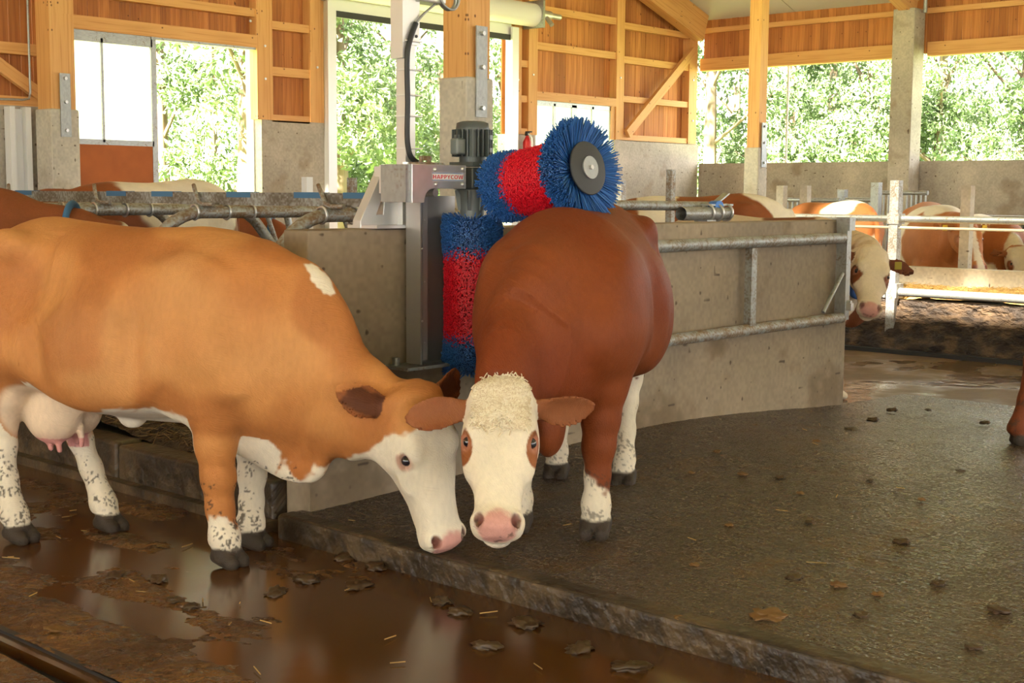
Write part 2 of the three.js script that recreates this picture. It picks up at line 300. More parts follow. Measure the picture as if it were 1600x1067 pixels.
{ // conduits, hose, posts at the gable
  tag(mesh('conduit_pipe', tube([V(GX + .1, 6, -7.32), V(GX + .1, 2.46, -7.32), V(GX + .1, 2.44, -6.6)], .012, .06), M.galv), 'thin grey conduit pipe running down the plank wall at far left', 'pipe');
  tag(mesh('downpipe_rail', [bb(GX + .02, GX + .14, 1.2, 2.38, -7.3, -7.24), bb(GX + .02, GX + .14, 1.2, 2.38, -7.12, -7.06), bb(GX + .03, GX + .06, 1.2, 2.36, -7.3, -7.08)], M.white), 'pale upright steel channel against the concrete base at far left', 'channel');
  const h = thing('fire_extinguisher', 'small red fire extinguisher hanging beside the glazed door behind the brush', 'extinguisher', [GX + .12, 1.98, -15.28]);
  mesh('bottle', new THREE.LatheGeometry([[0, 0], [.06, .0], [.065, .03], [.065, .3], [.03, .37], [.02, .4], [0, .4]].map((a) => new THREE.Vector2(...a)), 16), std({ color: C(.55, .02, .02), roughness: .35 }), h);
  mesh('valve', [bx(.05, .05, .05, 0, .42, 0), bx(.12, .02, .02, .03, .45, 0)], M.black, h); mesh('hose', tube([V(.02, .42, 0), V(.1, .38, 0), V(.1, .1, 0)], .012, .05), M.white, h);
  tag(mesh('door_jamb_board', bb(GX - .3, GX - .16, 0, 3.27, -10.46, -10.43), M.white), 'jamb board coloured white for the daylight on it, lining the right edge of the sliding door opening', 'jamb');  // white colour stands in for daylight falling on the jamb side
}
// ---------------------------------------------------------------- floors
const crown = (z) => z > -3.6 ? .1 : z > -6.2 ? .1 + .07 * sm(-3.6, -6.2, z) : .17 - .17 * sm(-6.2, -9.6, z);
function grid(x0, x1, z0, z1, nx, nz, h) {
  const g = new THREE.PlaneGeometry(1, 1, nx, nz), p = g.attributes.position, uv = g.attributes.uv;
  for (let i = 0; i < p.count; i++) { const x = mix(x0, x1, p.getX(i) + .5), z = mix(z1, z0, p.getY(i) + .5); p.setXYZ(i, x, h(x, z), z); uv.setXY(i, x, z); }
  g.computeVertexNormals(); return g;
}
M.slurry = std({ map: tex(512, 512, (u, v) => { const a = fb(u, v, 6, 401, 5), b = tn(u, v, 90, 60, 409); return mix3([.29, .185, .085], [.47, .335, .18], sm(.3, .75, a) * .75 + .3 * (b - .5)); }, [1.6, 1.6]),
  roughnessMap: tex(256, 256, (u, v) => .14 + .5 * sm(.3, .75, fb(u, v, 14, 431, 4)), [1.1, 1.1], false), roughness: 1, bumpMap: tex(512, 512, (u, v) => fb(u, v, 16, 441, 5), [.7, .7], false), bumpScale: .03 });
M.liquid = std({ map: tex(256, 256, (u, v) => mix3([.27, .17, .07], [.36, .235, .105], fb(u, v, 3, 451, 4)), [2.5, 2.5]), roughness: .17, bumpMap: tex(256, 256, (u, v) => fb(u, v, 5, 461, 3), [1.3, 1.3], false), bumpScale: .0012 });
{
  const base = struct(mesh('floor', [bb(GX - .3, RX, -.5, -.06, FZ, BZ)], M.conc), 'concrete ground slab of the barn', 'floor');
  // mud of the alley: a relief that rises out of the liquid
  const mud = (x, z) => { const s = x * .9 + z * .2; const n = noise3(x * 2.2, 3, z * 5.5) * .5 + noise3(x * 7 + 9, 7, z * 14) * .28 + noise3(x * 22, 1, z * 30) * .14 + noise3(x * 60, 5, z * 60) * .08;
    let h = (n - .50) * .055; h += .016 * sm(-2.55, -2.2, z) + .012 * Math.exp(-Math.pow((z + 3.42) / .07, 2)) * noise3(x * 6, 2, 0) ; h -= .012 * sm(-.8, .2, (x + 3.4) * .9) * sm(-2.2, -2.7, z); return h; };
  struct(mesh('floor_alley', grid(-13.5, 1.5, -3.66, -2.14, 900, 150, mud), M.slurry), 'muddy brown slurry relief on the alley floor', 'floor');
  struct(mesh('floor_alley_near', grid(-13.5, 6, -2.02, BZ, 300, 260, (x, z) => .012 + .02 * (noise3(x * 6, 3, z * 9) - .5) + .01 * (noise3(x * 30, 3, z * 30) - .5)), M.slurry), 'brown dirty alley floor in the near corner', 'floor');
  struct(mesh('slurry_liquid', bb(-13.5, 1.5, -.05, .003, -3.64, -2.1), M.liquid), 'thin brown liquid standing on the alley floor', 'puddle');
  struct(mesh('floor_scraper_slot', bb(-13.5, 6, -.06, -.035, -2.16, -2.0), M.black), 'black scraper slot in the alley floor', 'slot');
  struct(mesh('floor_scraper_slot_edge', bb(-13.5, 6, -.05, .014, -2.165, -2.14), M.black), 'dark rubber lip beside the scraper slot', 'slot');
}
M.walk = std({ map: tex(1024, 1024, (u, v) => { const a = fb(u, v, 4, 501, 5), b = tn(u, v, 200, 200, 509), c = fb(u, v, 12, 517, 3); let k = mix3([.235, .185, .135], [.38, .325, .265], .65 * a + .5 * (b - .5)); k = mix3(k, [.36, .25, .12], .55 * sm(.55, .75, c)); return k; }, [2.4, 2.4]),
  roughnessMap: tex(512, 512, (u, v) => .12 + .42 * tn(u, v, 128, 128, 521) + .2 * (fb(u, v, 5, 523, 3) - .5), [1.2, 1.2], false), roughness: 1,
  bumpMap: tex(1024, 1024, (u, v) => .55 * tn(u, v, 220, 220, 531) + .3 * tn(u, v, 90, 90, 533) + .35 * Math.pow(.5 + .5 * Math.sin(v * Math.PI * 2 * 34 + 1.2 * tn(u, v, 9, 40, 537)), 3) * tn(u, v, 6, 6, 539), [1.5, 1.5], false), bumpScale: .007 });
{
  const h = (x, z) => crown(z) + .004 * (noise3(x * 9, 2, z * 9) - .5) + .003 * (noise3(x * 30, 4, z * 30) - .5);
  struct(mesh('floor_crossover', grid(-4.6, RX, -9.6, -3.6, 420, 220, h), M.walk), 'wet dark grooved concrete crossover floor', 'floor');
  M.kerb = std({ map: tex(512, 512, (u, v) => { const a = fb(u, v, 8, 551, 4), b = tn(u, v, 60, 60, 553); return mix3([.20, .16, .11], [.38, .31, .215], sm(.3, .75, a) * .8 + .3 * (b - .5)); }, [.8, .8]), bumpMap: tex(256, 256, (u, v) => fb(u, v, 12, 557, 4), [.5, .5], false), bumpScale: .01, roughness: .45 });
  const kg = new RoundedBoxGeometry(18.6, .24, .1, 3, .022, 40); const uv = kg.attributes.uv, p = kg.attributes.position, n = kg.attributes.normal;
  for (let i = 0; i < p.count; i++) uv.setXY(i, p.getX(i), Math.abs(n.getY(i)) > .7 ? p.getZ(i) : p.getY(i));
  struct(mesh('trim_1', kg, M.kerb, null, [4.7, -.01, -3.63]), 'worn concrete kerb along the edge of the crossover floor', 'kerb');
  // far alley
  struct(mesh('floor_far_alley', grid(-13.5, RX, -12.15, -8.3, 300, 80, (x, z) => -.004 + .006 * (noise3(x * 5, 3, z * 5) - .5)), std({ map: tex(512, 512, (u, v) => mix3([.30, .22, .12], [.47, .37, .22], fb(u, v, 5, 561, 5)), [2, 2]), roughnessMap: tex(256, 256, (u, v) => .15 + .5 * sm(.35, .7, fb(u, v, 4, 563, 4)), [2, 2], false), roughness: 1, bumpMap: tex(256, 256, (u, v) => fb(u, v, 10, 567, 4), [.8, .8], false), bumpScale: .008 })), 'wet brown floor of the far alley', 'floor');
  struct(mesh('floor_far_slot', [bb(-13.5, RX, -.02, .035, -12.1, -12.02)], M.black), 'dark drain lip across the far alley', 'slot');
}
// ---------------------------------------------------------------- concrete partition, gate frame
{
  const w = new THREE.Group(); w.name = 'wall_partition'; scene.add(w); struct(w, 'waist high concrete partition wall beside the brushed cow', 'wall');
  const slab = (z0, z1, top = 1.34) => { const g = new RoundedBoxGeometry(.17, top + .2, z1 - z0, 3, .012); const p = g.attributes.position, n = g.attributes.normal, uv = g.attributes.uv; for (let i = 0; i < p.count; i++) uv.setXY(i, Math.abs(n.getX(i)) > .6 ? p.getZ(i) : p.getX(i) + .3, Math.abs(n.getY(i)) > .6 ? p.getZ(i) : p.getY(i)); return mesh('concrete_panel', g, M.concWall, w, [-4.635, (top - .2) / 2, (z0 + z1) / 2]); };
  slab(-6.1, -3.73); slab(-8.56, -6.115);
  // bed kerb running left from the partition
  const k = new THREE.Group(); k.name = 'trim_2'; scene.add(k); struct(k, 'dirty concrete kerb along the lying bed behind the tan cow', 'kerb');
  for (let i = 0; i < 7; i++) { const x1 = -4.72 - i * 1.28, kg = new RoundedBoxGeometry(1.27, .3, .16, 2, .02), uv = kg.attributes.uv, p = kg.attributes.position; for (let j = 0; j < p.count; j++) uv.setXY(j, p.getX(j) + i * .37, p.getY(j) + p.getZ(j)); mesh('kerb_stone', kg, M.kerb, k, [x1 - .635, .07 + (i % 2) * .012, -3.74]); }
  mesh('kerb_toe', bb(-13.5, -4.7, -.05, .05, -3.67, -3.6), M.kerb, k);
}
{ // folded gate frame hung in front of the partition
  const g = thing('steel_gate', 'galvanised tube gate folded back against the concrete partition', 'gate', [0, 0, 0]);
  const x = -4.47;
  mesh('upper_tube', rod(V(x, 1.21, -5.1), V(x, 1.22, -8.33), .036), M.galvDirty, g); mesh('lower_tube', rod(V(x, .67, -5.1), V(x, .675, -8.34), .036), M.galvRust, g);
  mesh('upright', bb(x - .025, x + .025, .7, 1.18, -7.2, -7.14), M.galvDirty, g); mesh('upright', bb(x - .025, x + .025, .7, 1.18, -5.6, -5.54), M.galvDirty, g);
  mesh('end_plate', bb(x - .05, x + .03, .66, 1.3, -8.39, -8.33), M.galv, g); mesh('brace', rod(V(x + .02, .98, -8.3), V(x + .02, .73, -8.05), .014), M.galv, g);
  mesh('hinge', [bb(x - .06, x + .04, 1.27, 1.36, -8.42, -8.34), rod(V(x, 1.22, -8.4), V(x, 1.34, -8.4), .022)], M.galv, g); mesh('latch', [rod(V(x - .03, .78, -8.36), V(x + .06, .78, -8.36), .015), bx(.04, .05, .04, x + .05, .75, -8.36)], M.steel, g);
}
{ // ends of the stall pipes resting over the partition
  const p1 = onX(1000, 320, -5.0), p2 = onX(1100, 324, -5.0), q1 = onX(1064, 334, -4.9), q2 = onX(1138, 336, -4.9);
  const t = thing('stall_pipe', 'two clamped pipe ends with a blue cap above the partition', 'pipe', [0, 0, 0]);
  mesh('upper_pipe', rod(V(p1.x, p1.y, p1.z + .4), V(p1.x, p1.y - .01, q2.z), .03), M.galvDirty, t);
  const L = mesh('lower_pipe', [new THREE.CylinderGeometry(.043, .043, q1.z - q2.z, 20, 1, true).rotateX(Math.PI / 2).translate(-4.9, q1.y, (q1.z + q2.z) / 2)], std({ map: galvTex(241, .12), metalness: .5, roughness: .45, side: THREE.DoubleSide }), t);
  mesh('end_cap', rod(V(-4.95, p2.y + .01, p2.z - .02), V(-4.88, p2.y + .01, p2.z), .035, 18), std({ color: C(.05, .2, .6), roughness: .4 }), t);
  for (const k of [.55, .75, .95]) mesh('clamp', new THREE.TorusGeometry(.052, .008, 8, 20).translate(0, 0, 0), M.steel, t, [-4.9, q1.y + .005, mix(q1.z, q2.z, k)]);
  mesh('support_post', bb(-4.95, -4.85, .1, q1.y - .04, (q1.z + q2.z) / 2 - .05, (q1.z + q2.z) / 2 + .05), M.galvDirty, t);
  mesh('bracket', [bx(.06, .012, .3, -4.92, q1.y + .055, mix(q1.z, q2.z, .8)), bar(V(-4.95, q1.y + .06, q2.z + .1), V(-4.95, q1.y + .13, q2.z - .05), .05, .01)], M.galv, t);
}
// ---------------------------------------------------------------- lying beds and stalls on the left
M.bed = std({ map: tex(512, 512, (u, v) => { const a = fb(u, v, 8, 601, 4), b = tn(u, v, 140, 30, 603), c = tn(u, v, 30, 140, 607); return mix3([.14, .095, .05], [.36, .25, .12], .5 * a + .5 * Math.max(b, c) * a * 1.3); }, [.9, .9]), roughness: .8, bumpMap: tex(256, 256, (u, v) => fb(u, v, 20, 611, 4), [.5, .5], false), bumpScale: .03 });
struct(mesh('floor_lying_bed', grid(-13.5, -4.72, -8.4, -3.8, 240, 160, (x, z) => .17 + .1 * noise3(x * 2.6, 1, z * 2.6) + .05 * noise3(x * 9, 1, z * 9) + .02 * noise3(x * 28, 1, z * 28)), M.bed), 'dark trodden straw bedding behind the tan cow', 'bedding');
{ // loose straw
  const straw = new THREE.CylinderGeometry(.0022, .0022, 1, 4, 1), mk = (name, n, m, fn, label) => {
    const im = new THREE.InstancedMesh(straw, m, n), q = new THREE.Object3D();
    for (let i = 0; i < n; i++) { const [x, y, z, l, tilt] = fn(); q.position.set(x, y, z); q.rotation.set(Math.PI / 2 + rr(-tilt, tilt), 0, rr(0, 6.28), 'YXZ'); q.rotation.y = rr(0, 6.28); q.rotation.z = 0; q.scale.set(1, l, 1); q.updateMatrix(); im.setMatrixAt(i, q.matrix); im.setColorAt(i, C(1, 1, 1).multiplyScalar(rr(.5, 1.1))); }
    im.name = name; add(im); tag(im, label, 'straw', null, 'stuff'); return im;
  };
  const gold = std({ color: C(.55, .36, .12), roughness: .7 }), brown = std({ color: C(.2, .12, .045), roughness: .8 });
  mk('bedding_straw', 5000, brown, () => { const x = rr(-8.6, -4.75), z = rr(-5.4, -3.82); return [x, .2 + .1 * noise3(x * 2.6, 1, z * 2.6) + .05 * noise3(x * 9, 1, z * 9), z, rr(.04, .14), .5]; }, 'brown straw stalks on the dark bedding');
  mk('floor_straw', 70, gold, () => { const p = rnd() < .5 ? [rr(-4.4, 1), rr(-8, -3.7)] : [rr(-7, -2), rr(-3.5, -2.3)]; return [p[0], p[1] < -3.6 ? crown(p[1]) + .006 : .012, p[1], rr(.02, .08), .1]; }, 'stray golden straw bits on the wet floors');
  mk('far_straw', 6000, gold, () => { const x = rr(-9, -2), z = rr(-13.95, -12.4); return [x, .52 + .05 * noise3(x * 3, 2, z * 3), z, rr(.05, .16), .4]; }, 'golden straw strewn over the far bed');
}
{ // manure clumps on the crossover
  const cm = std({ color: C(.06, .033, .013), roughness: .42 }), cy = std({ color: C(.17, .085, .022), roughness: .6 });
  const blob = (s) => { const g = mergeVertices(new THREE.IcosahedronGeometry(1, 3).deleteAttribute('uv').deleteAttribute('normal')); const p = g.attributes.position; for (let i = 0; i < p.count; i++) { const v = V(p.getX(i), p.getY(i), p.getZ(i)), k = .35 + 1.0 * noise3(v.x * 2.4 + s, v.y * 2, v.z * 2.4) + .55 * noise3(v.x * 7, v.y * 7 + s, v.z * 7) - .2; p.setXYZ(i, v.x * k, v.y * k * .34, v.z * k); } g.computeVertexNormals(); g.setAttribute('uv', new THREE.BufferAttribute(new Float32Array(p.count * 2), 2)); return g; };
  const gs = [1, 5, 9, 13].map(blob);
  const spots = [[1200, 962, 1.6, 1], [1240, 902, .9, 0], [1310, 913, .8, 1], [1410, 845, .9, 0], [1372, 928, .6, 1], [1466, 911, .8, 0], [1560, 952, 1, 0], [1365, 655, 1, 0], [1330, 672, 1.3, 0], [1275, 690, .8, 1], [1290, 668, .7, 0], [1395, 640, 1, 0], [1180, 665, .5, 1], [1120, 705, .6, 1], [1160, 740, .7, 1], [1220, 745, .7, 0], [1250, 770, .5, 1], [1390, 690, .7, 0], [1080, 738, .5, 1], [1140, 820, .5, 1], [1085, 882, .5, 1], [1060, 965, .6, 1], [1500, 735, .6, 0], [1540, 660, .9, 0], [1450, 640, .7, 0], [1345, 960, .8, 0], [1520, 1010, .7, 0], [1265, 815, .5, 0], [1440, 780, .5, 1], [1360, 750, .5, 0]];
  const alleySpots = [[820, 975, 1.3, 0], [985, 1042, 1.2, 0], [430, 925, 1, 0], [480, 905, 1.2, 0], [640, 890, 1, 0], [560, 915, 1.1, 0], [250, 905, 1, 0], [275, 938, .7, 0], [300, 948, .7, 0], [180, 900, 1, 0], [760, 1010, 1, 0], [905, 1013, 1.1, 0], [690, 940, 1, 0], [90, 985, 1, 1], [540, 870, 1, 0], [590, 885, 1.2, 0], [720, 955, 1, 0]];
  spots.forEach(([px, py, s, c], i) => { let p = onY(px, py, .12); p = onY(px, py, crown(p.z) + .004); tag(mesh('manure_clump', gs[i % 4], c ? cy : cm, null, p), c ? 'small yellowish manure clump on the crossover floor' : 'small dark manure clump on the crossover floor', 'manure', c ? 'yellowish manure clumps on the crossover' : 'dark manure clumps on the crossover').scale.setScalar(.036 * s); });
  alleySpots.forEach(([px, py, s, c], i) => { const p = onY(px, py, .008); tag(mesh('manure_clump', gs[(i + 1) % 4], c ? cy : cm, null, p, [0, i, 0]), 'brown manure lump lying in the slurry of the alley', 'manure', 'manure lumps in the alley slurry').scale.set(.05 * s, .05 * s, .035 * s); });
}
{ // neck rail with divider loops
  const r = thing('neck_rail', 'dark steel neck rail with blue patches over the lying stalls', 'rail', [0, 0, 0]);
  const zr = -4.62;
  mesh('rail_bar', bb(-13.4, -4.75, 1.43, 1.5, zr - .03, zr + .03), std({ map: galvTex(251, .35, [.34, .29, .22]), metalness: .4, roughness: .55 }), r);
  const blue = std({ color: C(.05, .15, .28), roughness: .6 });
  for (const x of [-7.45, -6.95, -6.2, -5.6, -5.2, -8.6]) mesh('blue_patch', bb(x - .11, x + .11, 1.472, 1.503, zr - .032, zr + .032), blue, r);
  [-8.7, -7.6, -6.52, -5.4].forEach((x, i) => {
    const d = thing('stall_divider', ['bent galvanised stall divider, leftmost, beside the dark red cow', 'bent galvanised stall divider above the rump of the tan cow', 'bent galvanised stall divider above the back of the tan cow', 'rusty bent stall divider ending just left of the partition top'][i], 'divider', [x, 0, 0], 0, 'stall dividers under the neck rail');
    mesh('loop', tube([...(i === 1 ? [V(0, 1.3, -4.34)] : [V(0, .55, -3.95), V(0, .98, -4.0)]), V(0, 1.385, -4.42), V(0, 1.385, -5.7), V(0, .9, -6.1), V(0, .2, -6.1)], .036, .16), i > 1 ? M.galvRust : M.galvDirty, d);
    for (const z of [zr + .1, zr - .12, zr - .3]) mesh('clamp', new THREE.TorusGeometry(.042, .007, 8, 18), M.steel, d, [0, 1.385, z]);
    mesh('release_lever', [tube([V(-.12, 1.54, zr + .02), V(-.06, 1.5, zr + .05), V(.0, 1.43, zr + .07), V(.14, 1.43, zr + .07)], .012, .03)], M.galvRust, d);
  });
  for (let i = 0; i < 4; i++) {
    const x = -10.4 + i * 1.12, d = thing('far_stall_divider', 'pale curved stall divider in the second row behind the neck rail', 'divider', [x, 0, 0], 0, 'second row stall dividers');
    mesh('loop', tube([V(0, .2, -8.3), V(0, 1.38, -8.3), V(0, 1.38, -7.7), V(0, 1.0, -7.2), V(0, .3, -7.2)], .034, .25), M.galv, d); mesh('cross_strut', rod(V(0, 1.36, -8.0), V(.0, .75, -8.25), .024), M.galvDirty, d);
  }
  for (const [px, t] of [[480, 9.4], [550, 10.4], [1048, 11]]) { const p = atD(px, 290, t); tag(mesh('stall_post', [bb(-.028, .028, -1.5, px > 1000 ? .13 : .06, -.028, .028)], px === 480 ? M.white : M.galvRust, null, p), px === 480 ? 'short white post against the concrete base of the gable' : px === 550 ? 'short rusty post before the roller door opening' : 'rusty post top standing right of the big roller brush', 'post'); }
}
// ---------------------------------------------------------------- far right pens
{
  M.dung = std({ map: tex(512, 512, (u, v) => { const a = fb(u, v, 8, 651, 5); return mix3([.16, .115, .075], [.36, .28, .19], sm(.3, .75, a)); }, [1, 1]), bumpMap: tex(512, 512, (u, v) => fb(u, v, 14, 657, 5), [.8, .8], false), bumpScale: .05, roughness: .7 });
  const kz = -12.3;
  const kw = grid(-13.4, 6, 0, 1, 400, 40, () => 0), p = kw.attributes.position; // dung-caked kerb wall with a sloped face
  for (let i = 0; i < p.count; i++) { const x = p.getX(i), t = p.getZ(i); const y = .5 * (1 - t), n = noise3(x * 6, y * 9, 3) * .6 + noise3(x * 18, y * 20, 8) * .4; p.setXYZ(i, x, y - .01, kz + (.02 + .14 * t * t) + .07 * (n - .3) * sm(0, .35, t + .15)); }
  kw.computeVertexNormals(); struct(mesh('trim_3', [kw, bb(-13.4, 6, 0, .5, kz - .16, kz)], M.dung), 'dung caked kerb wall of the far bed', 'kerb');
  struct(mesh('floor_far_bed', grid(-13.4, 6, -14.1, kz - .1, 160, 30, (x, z) => .48 + .06 * noise3(x * 3, 2, z * 3) + .03 * noise3(x * 12, 2, z * 12)), std({ map: tex(512, 512, (u, v) => mix3([.62, .47, .24], [.85, .74, .50], fb(u, v, 24, 661, 3)), [1, 1]), roughness: .8 })), 'straw covered far lying bed', 'bedding');
  struct(mesh('trim_4', bb(-13.4, 6, .3, .73, -14.25, -14.05), M.concLight), 'pale concrete kerb behind the far straw bed', 'kerb');
  struct(mesh('floor_far_stalls', grid(-13.4, RX, FZ, -14.2, 80, 30, (x, z) => .42 + .05 * noise3(x * 3, 2, z * 3)), std({ map: tex(256, 256, (u, v) => mix3([.50, .38, .20], [.70, .57, .36], fb(u, v, 16, 671, 3)), [1, 1]), roughness: .85 })), 'straw floor of the far stalls', 'bedding');
  const f = thing('feed_fence', 'galvanised rail fence along the far straw bed', 'fence', [0, 0, 0]);
  mesh('top_rail', rod(V(-9.5, 1.29, kz), V(4, 1.285, kz), .034), M.galv, f); mesh('thin_rail', rod(V(-9.5, 1.21, kz + .04), V(4, 1.19, kz + .04), .014), std({ color: C(.5, .42, .3), roughness: .6 }), f);
  mesh('bottom_rail', rod(V(-9.5, .58, kz + .02), V(4, .57, kz + .02), .042), M.galv, f);
  for (const x of [-6.03, -2.4, -9.4, 1.2]) mesh('post', bb(x - .045, x + .045, -.0, 1.66, kz - .01, kz + .08), M.galvDirty, f);
  for (const g of [bb(-6.1, -6.08, .52, .66, kz - .05, kz + .1), bb(-5.98, -5.96, .52, .66, kz - .05, kz + .1), bb(-6.09, -5.97, 1.24, 1.34, kz - .05, kz + .09)]) mesh('clamp', g, M.galvDirty, f);
  const post = (px, top, t, label, m) => { const q = atD(px, top, t); return tag(mesh('pen_post', bb(-.055, .055, -q.y + .4, 0, -.055, .055), m, null, q), label, 'post'); };
  post(1222, 290, 18.4, 'leftmost square post of the far pens, by the timber column', M.concLight); post(1259, 290, 18.4, 'square post of the far pens, second from the timber column', M.concLight);
  post(1317, 296, 19.6, 'square post where the two barred pen gates meet', M.galv); post(1370, 285, 18, 'galvanised post at the left of the taller barred gate', M.galv); post(1513, 290, 14.75, 'pale square post among the far right cows', M.concLight);
  const barGate = (x0, x1, y0, y1, z, n, label) => { const g = thing('barred_gate', label, 'gate', [0, 0, z]); mesh('top_tube', rod(V(x0, y1, 0), V(x1, y1, 0), .032), M.galv, g); mesh('bottom_tube', rod(V(x0, y0, 0), V(x1, y0, 0), .03), M.galv, g); for (let i = 0; i <= n; i++) { const x = mix(x0 + .03, x1 - .03, i / n); mesh('upright_bar', rod(V(x, y0, 0), V(x, y1, 0), .014, 8), M.galv, g); } };
  const zg = -17.4, a = onZ(1228, 312, zg), b = onZ(1312, 312, zg), c = onZ(1322, 312, zg), d = onZ(1362, 312, zg), e = onZ(1378, 301, zg), h = onZ(1450, 302, zg);
  barGate(a.x, b.x, .5, a.y, zg, 10, 'barred pen gate behind the pale post nearest the timber column'); barGate(c.x, d.x, .5, c.y, zg, 5, 'short barred pen gate section beside the galvanised post'); barGate(e.x, h.x, .5, e.y, zg, 9, 'taller barred pen gate against the far concrete wall');
  const rl = thing('far_rail', 'low galvanised stall rail with curved dividers at far right', 'rail', [0, 0, 0]);
  const u = onZ(1400, 337, -18.3), v = onZ(1600, 340, -18.3); mesh('rail_tube', rod(V(u.x, u.y, -18.3), V(v.x + 3, u.y, -18.3), .03), M.galv, rl);
  mesh('rail_tube', rod(V(u.x, .95, -18.3), V(v.x + 3, .95, -18.3), .024), M.galv, rl);
  for (const px of [1520, 1560, 1600]) { const q = onZ(px, 345, -17.4); mesh('divider_loop', tube([V(q.x, .45, -18.2), V(q.x, .95, -18.2), V(q.x, 1.22, -18.4), V(q.x, 1.22, -19.1), V(q.x, .8, -19.3), V(q.x, .45, -19.3)], .03, .18), px === 1560 ? M.black : M.galv, rl); }
}
// ---------------------------------------------------------------- swinging cow brush
{
  const m = thing('cow_brush_machine', 'swinging cow brush machine with red and blue roller brushes bolted to the partition', 'brush machine', [0, 0, 0]);
  const X = -4.42;
  const P = (px, py, x = X) => onX(px, py, x);
  const sheet = std({ color: C(.44, .44, .43), metalness: .75, roughness: .42 }), bright = std({ map: tex(128, 128, (u, v) => .74 + .12 * fb(u, v, 4, 701, 3), [.3, .3]), metalness: .6, roughness: .3 });
  const cast = std({ color: C(.085, .10, .098), metalness: .2, roughness: .45 }), castL = std({ color: C(.17, .195, .19), metalness: .15, roughness: .45 });
  // aluminium triangle bracket on the wall top
  const zA = P(566, 355, -4.6).z, zB = P(610, 355, -4.6).z, zC = P(625, 355, -4.6).z;
  const s = new THREE.Shape([[zA, 1.345], [zA, 1.375], [zB + .03, 1.615], [zB - .05, 1.615], [zB - .05, 1.345]].map((q) => new THREE.Vector2(...q)));
  s.holes.push(new THREE.Path([[zA - .09, 1.40], [zB + .035, 1.40], [zB + .02, 1.53]].map((q) => new THREE.Vector2(...q))));
  const tri = (x, t) => new THREE.ExtrudeGeometry(s, { depth: t, bevelEnabled: true, bevelSize: .003, bevelThickness: .003, bevelSegments: 2 }).rotateY(-Math.PI / 2).translate(x + t, 0, 0);
  const br = mesh('wall_bracket', [tri(-4.66, .05), bb(-4.7, -4.5, 1.342, 1.356, zB - .16, zA)], M.alu, m);
  mesh('bracket_post', bb(-4.68, -4.57, 1.345, 1.60, zB - .14, zB - .05), M.alu, br);
  mesh('bracket_bolt', rod(V(-4.58, 1.57, zB - .1), V(-4.53, 1.57, zB - .1), .02, 6), M.steel, br);
  // upright housing: folded sheet channels
  const z0 = P(657, 420, -4.40).z, z1 = z0 - .008, z2 = P(668, 420, -4.40).z, z3 = P(705, 420, -4.4).z - .12, xb = -4.495;
  const ho = mesh('housing', [bb(xb, -4.40, .72, 1.55, z1 - .002, z0), bb(-4.412, -4.40, .74, 1.49, z2, z1 - .006), bb(xb, -4.5 + .012, .72, 1.5, z2, z1)], sheet, m);
  mesh('back_plate', bb(xb - .04, xb, .70, 1.49, z3, z2 + .003), std({ color: C(.36, .35, .34), metalness: .7, roughness: .36 }), ho);
  mesh('foot_flange', [bb(-4.545, -4.38, .70, .714, z3, z0 + .1), rod(V(-4.5, .714, z0 + .06), V(-4.5, .75, z0 + .06), .018, 6)], M.galv, ho);
  for (const [y, z, x] of [[1.38, (z1 + z2) / 2, -4.404], [1.1, (z1 + z2) / 2, -4.404], [.82, (z1 + z2) / 2, -4.404], [1.25, z0 - .01, -4.399], [.92, z0 - .01, -4.399]]) mesh('rivet', new THREE.SphereGeometry(.006, 8, 6), M.steel, ho, [x, y, z]);
  mesh('rivet', new THREE.SphereGeometry(.009, 8, 6), M.black, ho, [-4.498, 1.02, z2 - .06]);
  // mast with protective hose
  const mz = P(634, 150, -4.47).z, mast = mesh('mast', [bb(-4.5, -4.44, 1.55, 2.75, mz - .03, mz + .03)], M.alu, m);
  mesh('mast_sleeve', [bb(-4.51, -4.432, 2.1, 2.75, mz - .0, mz + .055), bb(-4.51, -4.432, 2.16, 2.75, mz - .05, mz + .0)], M.alu, mast);
  mesh('sleeve_hole', rod(V(-4.433, 2.2, mz - .028), V(-4.428, 2.2, mz - .028), .007, 14), M.black, mast);
  const c1 = [P(650, 36), P(644, 52), P(637, 80), P(637, 160), P(637, 225), P(642, 245), P(652, 254)];
  mesh('protective_hose', new THREE.TubeGeometry(new THREE.CatmullRomCurve3(c1), 60, .0125, 12), M.black, m);
  mesh('cable', new THREE.TubeGeometry(new THREE.CatmullRomCurve3([P(650, 36), P(662, 22), P(678, 8), P(690, -4)]), 30, .006, 8), M.galv, m);
  for (const py of [62, 107, 147, 180, 231]) { const p = P(630, py); mesh('cable_tie', [bx(.075, .006, .1, -4.46, p.y, mz - .01)], M.white, mast); }
  // control box and coiled cable at the top
  const bxp = P(665, 2, -4.45); mesh('control_box', new RoundedBoxGeometry(.1, .14, .17, 3, .01), M.alu, m, [-4.45, bxp.y + .06, bxp.z]);
  const cc = P(697, 0, -4.42), coil = []; for (let i = 0; i <= 160; i++) { const a = i / 160 * Math.PI * 2 * 5, r = .05 + .006 * Math.sin(i * .4) + i * .00006; coil.push(V(cc.x + .012 * Math.sin(i * .13) + i * .0001, cc.y + .01 + r * Math.sin(a), cc.z + r * Math.cos(a))); }
  mesh('coiled_cable', new THREE.TubeGeometry(new THREE.CatmullRomCurve3(coil), 320, .006, 7), M.galv, m);
  // arm: curved shining plate with lettering
  const ax = -4.285, a0 = P(644, 260, ax), a1 = P(727, 260, ax), zt = a0.z, ze = a1.z, yT = P(690, 258, ax).y, yB = P(700, 294, ax).y, yL = P(650, 316, ax).y, zc = P(662, 316, ax).z;
